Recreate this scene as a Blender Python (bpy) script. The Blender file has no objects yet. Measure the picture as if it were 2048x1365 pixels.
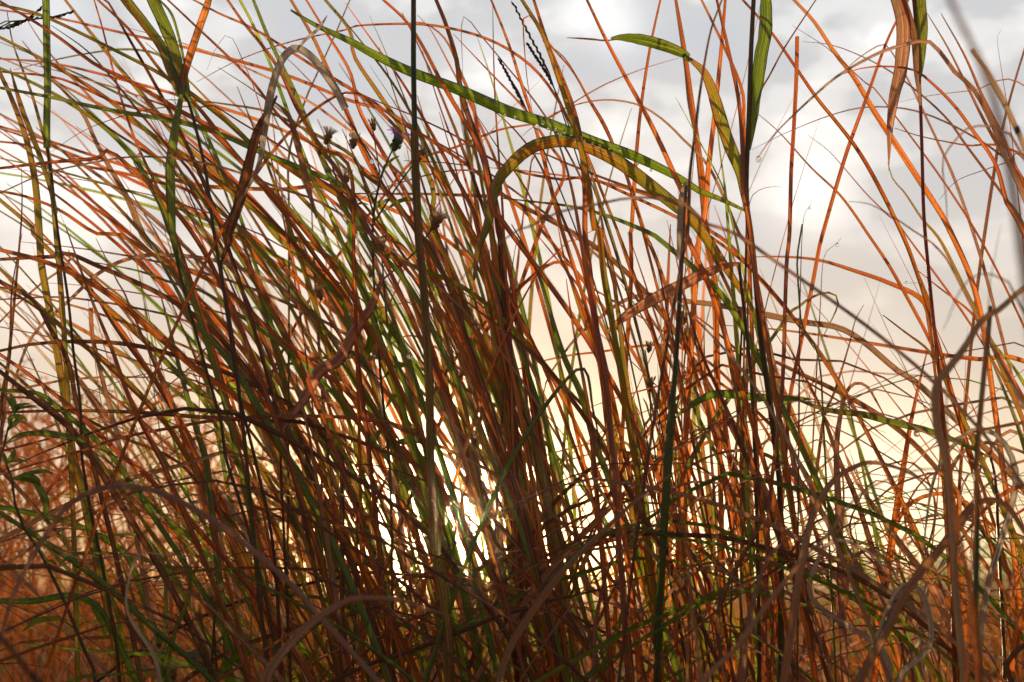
import bpy, math, random
from math import radians as RAD, sin, cos, pi, sqrt, exp
from mathutils import Vector, noise as mnoise
from collections import Counter, defaultdict

S = bpy.context.scene
# ------------------------------------------------------------------ camera
F = 2844.0                      # focal length in photo pixels (50 mm on 36 mm, 2048 px wide)
PITCH = math.atan((1165 - 682.5) / F)
CH = 0.36
cam = bpy.data.cameras.new('camera'); cam_o = bpy.data.objects.new('camera', cam)
S.collection.objects.link(cam_o); S.camera = cam_o
cam.lens = 50; cam.sensor_width = 36; cam.clip_start = 0.02; cam.clip_end = 6000
cam_o.location = (0, 0, CH); cam_o.rotation_euler = (pi / 2 + PITCH, 0, 0)
cam.dof.use_dof = True; cam.dof.focus_distance = 1.28; cam.dof.aperture_fstop = 10.0
# ------------------------------------------------------------------ sun direction
def ray(px, py):
    x = (px - 1024) / F; u = -(py - 682.5) / F
    return Vector((x, cos(PITCH) - u * sin(PITCH), sin(PITCH) + u * cos(PITCH)))
SUN = ray(900, 1035).normalized()
SUN_EL = math.asin(SUN.z); SUN_AZ = math.atan2(SUN.x, SUN.y)
# ------------------------------------------------------------------ world
W = bpy.data.worlds.new('World'); S.world = W; W.use_nodes = True
nt = W.node_tree; nt.nodes.clear()
def N(t, **k):
    n = nt.nodes.new(t)
    for a, b in k.items(): setattr(n, a, b)
    return n
def LK(a, b): nt.links.new(a, b)
def MATH(op, a, b=None, clamp=False):
    n = N('ShaderNodeMath', operation=op); n.use_clamp = clamp
    for i, v in enumerate((a, b)):
        if v is None: continue
        if isinstance(v, (int, float)): n.inputs[i].default_value = v
        else: LK(v, n.inputs[i])
    return n.outputs[0]
def MIXC(bt, f, a, b):
    n = N('ShaderNodeMix', data_type='RGBA', blend_type=bt)
    for s, v in ((n.inputs[0], f), (n.inputs[6], a), (n.inputs[7], b)):
        if isinstance(v, (int, float)): s.default_value = v
        elif isinstance(v, tuple): s.default_value = v + (1,)
        else: LK(v, s)
    return n.outputs[2]
def RAMP(fac, stops, interp='LINEAR'):
    n = N('ShaderNodeValToRGB'); cr = n.color_ramp; cr.interpolation = interp
    while len(cr.elements) < len(stops): cr.elements.new(0.5)
    for e, (p, c) in zip(cr.elements, stops): e.position = p; e.color = tuple(c) + (1,)
    LK(fac, n.inputs[0]); return n.outputs[0]
tc = N('ShaderNodeTexCoord'); sep = N('ShaderNodeSeparateXYZ'); LK(tc.outputs['Generated'], sep.inputs[0])
sky = N('ShaderNodeTexSky', sky_type='NISHITA'); sky.sun_disc = False
sky.sun_elevation = SUN_EL; sky.sun_rotation = SUN_AZ; sky.dust_density = 2.0; sky.air_density = 1.2
# thin cloud sheet, by elevation (z 0 .. 0.5)
base = RAMP(MATH('MULTIPLY', sep.outputs[2], 2.0, True), [
    (0.0, (.95, .68, .38)), (0.05, (.93, .72, .44)), (0.14, (.80, .64, .445)), (0.30, (.66, .575, .49)),
    (0.50, (.635, .615, .605)), (0.78, (.62, .635, .66)), (1.0, (.52, .55, .60))])
mp = N('ShaderNodeMapping'); mp.inputs['Scale'].default_value = (1, 1, 1.9); LK(tc.outputs['Generated'], mp.inputs[0])
n1 = N('ShaderNodeTexNoise'); n1.inputs['Scale'].default_value = 11; n1.inputs['Detail'].default_value = 5; n1.inputs['Roughness'].default_value = .52
LK(mp.outputs[0], n1.inputs['Vector'])
cl = RAMP(n1.outputs[0], [(0.36, (.92, .94, .985)), (0.49, (.97, .97, .97)), (0.58, (1.25, 1.23, 1.2)), (0.72, (1.65, 1.6, 1.5))], 'EASE')
cf = RAMP(MATH('MULTIPLY', sep.outputs[2], 2.0, True), [(0.22, (.10, .10, .10)), (0.62, (1, 1, 1))])
c0 = MIXC('MIX', cf, (1.0, 1.0, 1.0), cl)
c1 = MIXC('MULTIPLY', 1.0, base, c0)
def glow(px, py, power, col, amp, scale=None):
    """bright patch of thin cloud round a direction"""
    d = ray(px, py).normalized()
    dp = N('ShaderNodeVectorMath', operation='DOT_PRODUCT'); LK(tc.outputs['Generated'], dp.inputs[0]); dp.inputs[1].default_value = d
    v = MATH('POWER', MATH('MAXIMUM', dp.outputs['Value'], 0.0), float(power))
    return MIXC('MULTIPLY', 1.0, col, MIXC('MIX', MATH('MULTIPLY', v, 1.0), (0, 0, 0), (amp, amp, amp)))
acc = c1
for g in [(905, 1033, 2200, (1, .78, .42), 3.4), (905, 1033, 400, (1, .72, .34), .30), (905, 1033, 12000, (1, .86, .62), 60.0),
          (1780, 1035, 420, (1, .86, .6), .75), (1380, 1020, 500, (1, .86, .6), .65), (1560, 1040, 900, (1, .86, .6), .4),
          (1610, 385, 2000, (1, .93, .82), .32), (1180, -10, 3500, (1, .97, .9), .35), (1240, 60, 6000, (1, .97, .92), .25), (100, 30, 3000, (1, .97, .92), .2), (960, 130, 5000, (1, .97, .92), .2), (1240, 560, 1500, (1, .9, .75), .15), (60, 560, 900, (1, .9, .8), .25),
          (150, 400, 1500, (1, .97, .95), .2), (1750, 690, 1500, (1, .9, .75), .10)]:
    acc = MIXC('ADD', 1.0, acc, glow(*g))
# the half of the sky behind the camera is dimmer
dimf = MATH('MULTIPLY', MATH('ADD', sep.outputs[1], 0.6), 1.0, True)
acc = MIXC('MULTIPLY', 1.0, acc, MIXC('MIX', dimf, (.56, .55, .58), (1.0, 1.0, 1.0)))
acc10 = MIXC('MULTIPLY', 1.0, acc, (10.0, 10.0, 10.0))
fin = MIXC('MIX', 0.93, sky.outputs[0], acc10)
bg = N('ShaderNodeBackground'); bg.inputs[1].default_value = 0.1; LK(fin, bg.inputs[0])
wo = N('ShaderNodeOutputWorld'); LK(bg.outputs[0], wo.inputs[0])
W.cycles.sampling_method = 'MANUAL'; W.cycles.sample_map_resolution = 2048
# ------------------------------------------------------------------ sun lamp
sl = bpy.data.lights.new('sun', 'SUN'); sl.energy = 5.0; sl.angle = RAD(0.55); sl.color = (1.0, .78, .44)
so = bpy.data.objects.new('sun', sl); S.collection.objects.link(so)
so.rotation_euler = SUN.to_track_quat('Z', 'Y').to_euler(); so.location = (0, 20, 20)
S.view_settings.view_transform = 'Standard'; S.view_settings.look = 'None'
S.view_settings.exposure = 0.18; S.view_settings.gamma = 1.0
S.cycles.use_denoising = True; S.cycles.denoiser = 'OPENIMAGEDENOISE'
S.cycles.max_bounces = 7; S.cycles.diffuse_bounces = 4; S.cycles.transmission_bounces = 6; S.cycles.transparent_max_bounces = 8
S.cycles.sample_clamp_indirect = 6.0; S.cycles.use_adaptive_sampling = True; S.cycles.adaptive_threshold = 0.015
# ------------------------------------------------------------------ materials
def new_mat(name):
    global nt
    m = bpy.data.materials.new(name); m.use_nodes = True; nt = m.node_tree; nt.nodes.clear(); return m
def blade_mat(name, trans, rough=.42, spec=.5, fine=1.0):
    m = new_mat(name)
    a = N('ShaderNodeVertexColor', layer_name='tint'); b = N('ShaderNodeVertexColor', layer_name='tint2')
    uv = N('ShaderNodeUVMap'); uv.uv_map = 'UV'
    mp = N('ShaderNodeMapping'); mp.inputs['Scale'].default_value = (3.2, 9, 1); LK(uv.outputs[0], mp.inputs[0])
    ns = N('ShaderNodeTexNoise'); ns.inputs['Scale'].default_value = 1.0; ns.inputs['Detail'].default_value = 3; LK(mp.outputs[0], ns.inputs['Vector'])
    streak = RAMP(ns.outputs[0], [(0.42, (0, 0, 0)), (0.58, (1, 1, 1))])
    col = MIXC('MIX', streak, a.outputs[0], b.outputs[0])
    # lengthwise veins
    sp = N('ShaderNodeSeparateXYZ'); LK(uv.outputs[0], sp.inputs[0])
    w = MATH('SINE', MATH('MULTIPLY', sp.outputs[0], 2 * pi * 9 * fine))
    mp2 = N('ShaderNodeMapping'); mp2.inputs['Scale'].default_value = (30 * fine, 14, 1); LK(uv.outputs[0], mp2.inputs[0])
    nv = N('ShaderNodeTexNoise'); nv.inputs['Scale'].default_value = 1.0; nv.inputs['Detail'].default_value = 2; LK(mp2.outputs[0], nv.inputs['Vector'])
    vv = MATH('ADD', MATH('MULTIPLY', w, 0.13), MATH('MULTIPLY', nv.outputs[0], 0.9))
    vein = RAMP(vv, [(0.24, (.30, .22, .18)), (0.42, (.92, .88, .84)), (0.66, (1.30, 1.28, 1.2))])
    col = MIXC('MULTIPLY', 1.0, col, vein)
    # small dark rust specks and wear
    mp3 = N('ShaderNodeMapping'); mp3.inputs['Scale'].default_value = (9, 260, 1); LK(uv.outputs[0], mp3.inputs[0])
    n3 = N('ShaderNodeTexNoise'); n3.inputs['Scale'].default_value = 1.0; n3.inputs['Detail'].default_value = 4; LK(mp3.outputs[0], n3.inputs['Vector'])
    sk = RAMP(n3.outputs[0], [(0.30, (.35, .22, .16)), (0.40, (1, 1, 1))])
    col = MIXC('MULTIPLY', 0.8, col, sk)
    # darker margins either side, a pale midrib with a dark line along it
    e = MATH('ABSOLUTE', MATH('SUBTRACT', MATH('FRACT', sp.outputs[0]), 0.5))
    mg = RAMP(e, [(0.0, (1.25, 1.2, 1.1)), (0.035, (1.2, 1.15, 1.05)), (0.055, (.62, .55, .5)), (0.11, (1, 1, 1)), (0.36, (1, 1, 1)), (0.44, (.42, .32, .26)), (0.5, (.26, .18, .14))])
    col = MIXC('MULTIPLY', 0.9, col, mg)
    dcol = MIXC('MULTIPLY', 1.0, col, (.50, .50, .54))
    p = N('ShaderNodeBsdfPrincipled'); LK(dcol, p.inputs['Base Color']); p.inputs['Roughness'].default_value = rough
    p.inputs['Specular IOR Level'].default_value = spec
    bm = N('ShaderNodeBump'); bm.inputs['Strength'].default_value = .5; bm.inputs['Distance'].default_value = .0004; LK(vv, bm.inputs['Height'])
    LK(bm.outputs[0], p.inputs['Normal'])
    t = N('ShaderNodeBsdfTranslucent'); LK(col, t.inputs[0])
    mx = N('ShaderNodeMixShader'); mx.inputs[0].default_value = trans; LK(p.outputs[0], mx.inputs[1]); LK(t.outputs[0], mx.inputs[2])
    o = N('ShaderNodeOutputMaterial'); LK(mx.outputs[0], o.inputs[0]); return m
M_leaf = blade_mat('leaf_blade', .72, rough=.24, spec=1.0)
M_dry = blade_mat('dry_leaf', .58, rough=.5, spec=.5, fine=1.6)
M_stem = blade_mat('stem', .5, rough=.35)
M_brush = blade_mat('brush', .6)
M_sheath = blade_mat('sheath', .62, rough=.35)
def simple(name, col, rough=.6, trans=0, spec=.3):
    m = new_mat(name)
    g = N('ShaderNodeTexCoord'); ns = N('ShaderNodeTexNoise'); ns.inputs['Scale'].default_value = 300; LK(g.outputs['Object'], ns.inputs['Vector'])
    c = MIXC('MULTIPLY', 1.0, col, RAMP(ns.outputs[0], [(0.3, (.65, .65, .65)), (0.7, (1.2, 1.2, 1.2))]))
    p = N('ShaderNodeBsdfPrincipled'); LK(c, p.inputs['Base Color']); p.inputs['Roughness'].default_value = rough; p.inputs['Specular IOR Level'].default_value = spec
    t = N('ShaderNodeBsdfTranslucent'); LK(c, t.inputs[0])
    mx = N('ShaderNodeMixShader'); mx.inputs[0].default_value = trans; LK(p.outputs[0], mx.inputs[1]); LK(t.outputs[0], mx.inputs[2])
    o = N('ShaderNodeOutputMaterial'); LK(mx.outputs[0], o.inputs[0]); return m
M_petal = simple('petal', (.50, .33, .68), .5, .6)
M_floret = simple('floret', (.62, .40, .10), .6, .4)
M_calyx = simple('calyx', (.10, .15, .04), .6, .2)
M_calyx_dry = simple('dry_calyx', (.34, .17, .07), .6, .35)
M_fluff = simple('fluff', (.72, .56, .38), .6, .6)
m = new_mat('water_drop'); p = N('ShaderNodeBsdfPrincipled')
p.inputs['Base Color'].default_value = (1, 1, 1, 1); p.inputs['Roughness'].default_value = 0.0; p.inputs['IOR'].default_value = 1.33; p.inputs['Transmission Weight'].default_value = 1.0
o = N('ShaderNodeOutputMaterial'); LK(p.outputs[0], o.inputs[0]); M_drop = m
m = new_mat('ground_soil'); g = N('ShaderNodeTexCoord')
a = N('ShaderNodeTexNoise'); a.inputs['Scale'].default_value = 3.0; a.inputs['Detail'].default_value = 9; LK(g.outputs['Object'], a.inputs['Vector'])
b = N('ShaderNodeTexNoise'); b.inputs['Scale'].default_value = .05; b.inputs['Detail'].default_value = 4; LK(g.outputs['Object'], b.inputs['Vector'])
c = MIXC('MIX', b.outputs[0], RAMP(a.outputs[0], [(.35, (.05, .03, .012)), (.65, (.17, .11, .045))]), RAMP(a.outputs[0], [(.35, (.05, .045, .015)), (.65, (.14, .12, .04))]))
p = N('ShaderNodeBsdfPrincipled'); LK(c, p.inputs['Base Color']); p.inputs['Roughness'].default_value = .95; p.inputs['Specular IOR Level'].default_value = .1
bm = N('ShaderNodeBump'); bm.inputs['Distance'].default_value = .02; LK(a.outputs[0], bm.inputs['Height']); LK(bm.outputs[0], p.inputs['Normal'])
o = N('ShaderNodeOutputMaterial'); LK(p.outputs[0], o.inputs[0]); M_ground = m

# ------------------------------------------------------------------ mesh building
class MB:
    def __init__(s): s.v = []; s.f = []; s.uv = []; s.c = []; s.c2 = []
    def strip(s, rows, uvs, cols, cols2):
        """rows: list of equal-length lists of points"""
        k = len(rows[0]); b = len(s.v)
        for r, u, c, c2 in zip(rows, uvs, cols, cols2):
            for j, p in enumerate(r): s.v.append(tuple(p)); s.uv.append(u[j]); s.c.append(c); s.c2.append(c2)
        for i in range(len(rows) - 1):
            for j in range(k - 1):
                q = b + i * k + j
                s.f.append((q, q + 1, q + k + 1, q + k))
    def build(s, name, mat, parent=None, origin=None):
        me = bpy.data.meshes.new(name)
        if origin is None: origin = Vector((0, 0, 0))
        me.from_pydata([(x - origin[0], y - origin[1], z - origin[2]) for x, y, z in s.v], [], s.f)
        me.materials.append(mat)
        if s.uv:
            ul = me.uv_layers.new(name='UV'); li = [l.vertex_index for l in me.loops]
            flat = []
            for i in li: flat += s.uv[i]
            ul.data.foreach_set('uv', flat)
            for nm, src in (('tint', s.c), ('tint2', s.c2)):
                ca = me.color_attributes.new(nm, 'FLOAT_COLOR', 'POINT')
                fl = []
                for c in src: fl += (c[0], c[1], c[2], 1.0)
                ca.data.foreach_set('color', fl)
        me.polygons.foreach_set('use_smooth', [True] * len(me.polygons))
        me.update()
        ob = bpy.data.objects.new(name, me); S.collection.objects.link(ob)
        if parent is not None:
            ob.parent = parent; ob.location = (0, 0, 0) if origin.length == 0 else tuple(origin - parent.location)
        else: ob.location = tuple(origin)
        return ob
PAL = {  # (main, streak) colours with light going through
 'R': ((.70, .175, .022), (.36, .075, .016)), 'O': ((.84, .270, .050), (.66, .150, .022)),
 'M': ((.50, .160, .018), (.20, .24, .016)), 'G': ((.13, .22, .014), (.22, .27, .018)),
 'Y': ((.40, .50, .04), (.26, .38, .02)), 'D': ((.32, .115, .036), (.15, .055, .022)),
 'P': ((.62, .31, .17), (.50, .19, .09)), 'T': ((.44, .285, .19), (.52, .20, .07)), 'K': ((.26, .22, .05), (.24, .11, .035)),
 'S': ((.34, .15, .06), (.22, .22, .04)), 'W': ((.66, .54, .42), (.50, .36, .24))}
def jit(c, r, a=.22):
    k = 1 + r.uniform(-a, a); return tuple(max(.004, x * k * (1 + r.uniform(-.1, .1))) for x in c)
def catmull(P, n):
    """n samples, evenly in arc length, through the points P"""
    if len(P) == 2: P = [P[0], (P[0] + P[1]) / 2, P[1]]
    Q = [P[0] * 2 - P[1]] + P + [P[-1] * 2 - P[-2]]
    out = []
    for i in range(1, len(Q) - 2):
        p0, p1, p2, p3 = Q[i - 1:i + 3]
        for k in range(8):
            t = k / 8
            out.append(.5 * ((2 * p1) + (p2 - p0) * t + (2 * p0 - 5 * p1 + 4 * p2 - p3) * t * t + (3 * p1 - p0 - 3 * p2 + p3) * t ** 3))
    out.append(P[-1].copy())
    L = [0]
    for a, b in zip(out, out[1:]): L.append(L[-1] + (b - a).length)
    res = []; j = 0
    for i in range(n):
        d = L[-1] * i / (n - 1)
        while j < len(L) - 2 and L[j + 1] < d: j += 1
        t = (d - L[j]) / max(1e-9, L[j + 1] - L[j]); res.append(out[j].lerp(out[j + 1], min(1, max(0, t))))
    return res, L[-1]
def ribbon(mb, P3, width, ty, rnd, prof='blade', n=None, vis=1.0, fold=None, face=None):
    """a thin folded leaf blade along 3-D points, tip first. vis: fraction of the length (from the tip) that carries the full taper rule"""
    raw, L = catmull(P3, n or max(14, min(40, int(sum((a - b).length for a, b in zip(P3, P3[1:])) * 40))))
    m = len(raw)
    ph0 = rnd.uniform(-.5, .5); ph1 = rnd.uniform(-.7, .7)
    fold = rnd.uniform(.22, .85) if fold is None else fold
    A, B = PAL[ty]; A = jit(A, rnd); B = jit(B, rnd)
    seed = rnd.uniform(0, 500); uo = rnd.randint(0, 50)
    rows, uvs, cs, cs2 = [], [], [], []
    wmin = .14
    for i, p in enumerate(raw):
        s = i / (m - 1)
        t = (raw[min(i + 1, m - 1)] - raw[max(i - 1, 0)]).normalized()
        view = (p - Vector((0, 0, CH))).normalized() if face is None else face
        side = t.cross(view)
        if side.length < .15: side = t.cross(Vector((0, 0, 1)))
        side.normalize(); nrm = side.cross(t).normalized()
        ph = ph0 + ph1 * s + .25 * mnoise.noise(Vector((seed, s * 4, 0)))
        sd = side * cos(ph) + nrm * sin(ph); nn = nrm * cos(ph) - side * sin(ph)
        if prof == 'blade': w = width * (wmin + (1 - wmin) * min(1, (s / .26)) ** .8) * (1 - .12 * s)
        elif prof == 'leaf': w = width * max(.05, (sin(pi * min(1, s * .96 + .02)) ** .62))
        elif prof == 'lance': w = width * max(.04, (sin(pi * (s ** .8 * .97 + .015))))
        elif prof == 'down': w = width * max(.06, min(1, (s / .45)) ** .9)
        else: w = width * (1 - .1 * s)
        w *= 1 + .07 * mnoise.noise(Vector((seed, s * 9, 3)))
        w /= max(.72, cos(ph))
        h = w / 2
        zf = -nn * h * fold
        if width > .0022 and prof != 'flat':
            q = nn * h * fold * .35
            wob = nn * h * .22 * mnoise.noise(Vector((seed, s * 14, 9)))
            rows.append([p - sd * h + wob - zf * .25, p - sd * h * .55 + zf * .72, p + zf * .9, p + sd * h * .55 + zf * .72, p + sd * h - wob - zf * .25]); u = [0, .25, .5, .75, 1]
        else: rows.append([p - sd * h, p + zf, p + sd * h]); u = [0, .5, 1]
        uvs.append([(uo + .002 + x * .996, seed + s * L * 1.0) for x in u])
        # real colour changes along a leaf: greener near the base, rust patches
        k = .5 + .5 * mnoise.noise(Vector((seed, s * L * 7, 5))); g = 1 + .35 * mnoise.noise(Vector((seed, s * L * 25, 8)))
        a = tuple(x * g for x in A); b = B
        if ty in 'RM':
            q = max(0, k - .55) * 1.6 + (.35 * s if ty == 'M' else .12 * s)
            gr = PAL['G'][1]; a = tuple(x * (1 - q) + y * q for x, y in zip(a, gr))
        if ty in 'G' and k > .62: q = min(1, (k - .62) * 4); a = tuple(x * (1 - q) + y * q for x, y in zip(a, (.42, .17, .02)))
        if s < .2 and prof in ('blade', 'leaf') and ty in 'RMGO':      # tips die back to straw or brown
            q = (1 - s / .2) * (.75 if (seed * 7) % 1 < .6 else .2); d_ = (.34, .20, .10) if (seed * 13) % 1 < .5 else (.13, .06, .03)
            a = tuple(x * (1 - q) + y * q for x, y in zip(a, d_)); b = tuple(x * (1 - q) + y * q for x, y in zip(b, d_))
        cs.append(a); cs2.append(b)
    mb.strip(rows, uvs, cs, cs2); return raw
def tube(mb, P3, radii, ty, rnd, n=None, sides=7, nodes=()):
    raw, L = catmull(P3, n or max(10, min(48, int(sum((a - b).length for a, b in zip(P3, P3[1:])) * 50))))
    m = len(raw); A, B = (jit(c, rnd, .12) for c in (PAL[ty] if isinstance(ty, str) else ty)); seed = rnd.uniform(0, 500)
    rows, uvs, cs, cs2 = [], [], [], []; ref = Vector((0, 1, 0))
    for i, p in enumerate(raw):
        s = i / (m - 1); t = (raw[min(i + 1, m - 1)] - raw[max(i - 1, 0)]).normalized()
        x = t.cross(ref)
        if x.length < .1: x = t.cross(Vector((1, 0, 0)))
        x.normalize(); y = t.cross(x).normalized()
        q = s * (len(radii) - 1); j = min(int(q), len(radii) - 2) if len(radii) > 1 else 0
        r = radii[0] if len(radii) == 1 else radii[j] + (radii[j + 1] - radii[j]) * (q - j)
        for nd in nodes: r *= 1 + .45 * exp(-((s - nd) * L / .0022) ** 2)
        rows.append([p + (x * cos(2 * pi * k / sides) + y * sin(2 * pi * k / sides)) * r for k in range(sides + 1)])
        uvs.append([(k / sides * 2, seed + s * L) for k in range(sides + 1)])
        g = 1 + .3 * mnoise.noise(Vector((seed, s * L * 12, 1))); cs.append(tuple(v * g for v in A)); cs2.append(B)
    mb.strip(rows, uvs, cs, cs2); return raw
# ------------------------------------------------------------------ pixels of the photograph -> points in the field
TILE = {'0': (0, 0, 2.923), '1': (674, 0, 2.923), '2': (1348, 0, 2.923), '3': (0, 449, 2.923), '4': (674, 449, 2.923), '5': (1348, 449, 2.923),
        '6': (0, 898, 2.923), '7': (674, 898, 2.923), '8': (1348, 898, 2.923), 'g': (0, 0, 1), 'a': (0, 700, 5.1125), 'b': (600, 380, 5.1125),
        'c': (1250, 600, 4.552), 'd': (1700, 500, 4.264), 'e': (0, 1050, 4.096)}
def parse(s):
    out = []
    for seg in s.split(';'):
        tk = seg.split()
        ox, oy, k = TILE[tk[0]]
        for q in tk[1:]:
            x, y = q.split(','); out.append((ox + float(x) / k, oy + float(y) / k))
    return out
def at(px, py, Y):
    r = ray(px, py); r = r * (Y / r.y); return Vector((r.x, r.y, r.z + CH))
def to3(path, Y, tilt):
    """leaf in its own gently tilted plane at distance Y"""
    out = []
    for px, py in path:
        p = at(px, py, Y)
        out.append(at(px, py, Y + tilt * (p.z - .5)))
    return out
def grow_out(path):
    """carry a leaf whose tip lies outside the frame on beyond its edge"""
    (x0, y0), (x1, y1) = path[0], path[1]
    if x0 <= 6 or y0 <= 6 or x0 >= 2042:
        d = math.hypot(x0 - x1, y0 - y1) or 1; k = 260 / d
        dx, dy = (x0 - x1) * k, (y0 - y1) * k
        path = [(x0 + dx, y0 + dy * .8 + 25), (x0 + dx * .5, y0 + dy * .48)] + path
    return path
def root_it(P):
    """add the hidden lower part, down to the soil"""
    p = P[-1]; t = (P[-1] - P[-2]).normalized(); h = p.z
    if h < .02: return P
    L = min(.55 * h / max(.25, abs(t.z)), .22)
    if t.z > 0: t = Vector((t.x, t.y, -.3)).normalized(); L = .12
    c = p + t * L; c.z = max(c.z, .35 * h)
    e = Vector((c.x + t.x * .25 * h, c.y, -.01))
    for k in (.33, .66, 1): P = P + [p * (1 - k) ** 2 + c * 2 * k * (1 - k) + e * k * k]
    return P
def setp(o, label, cat, group=None, kind=None):
    if label: o['label'] = label
    if cat: o['category'] = cat
    if group: o['group'] = group
    if kind: o['kind'] = kind
    return o
rng = random.Random(11)
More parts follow.
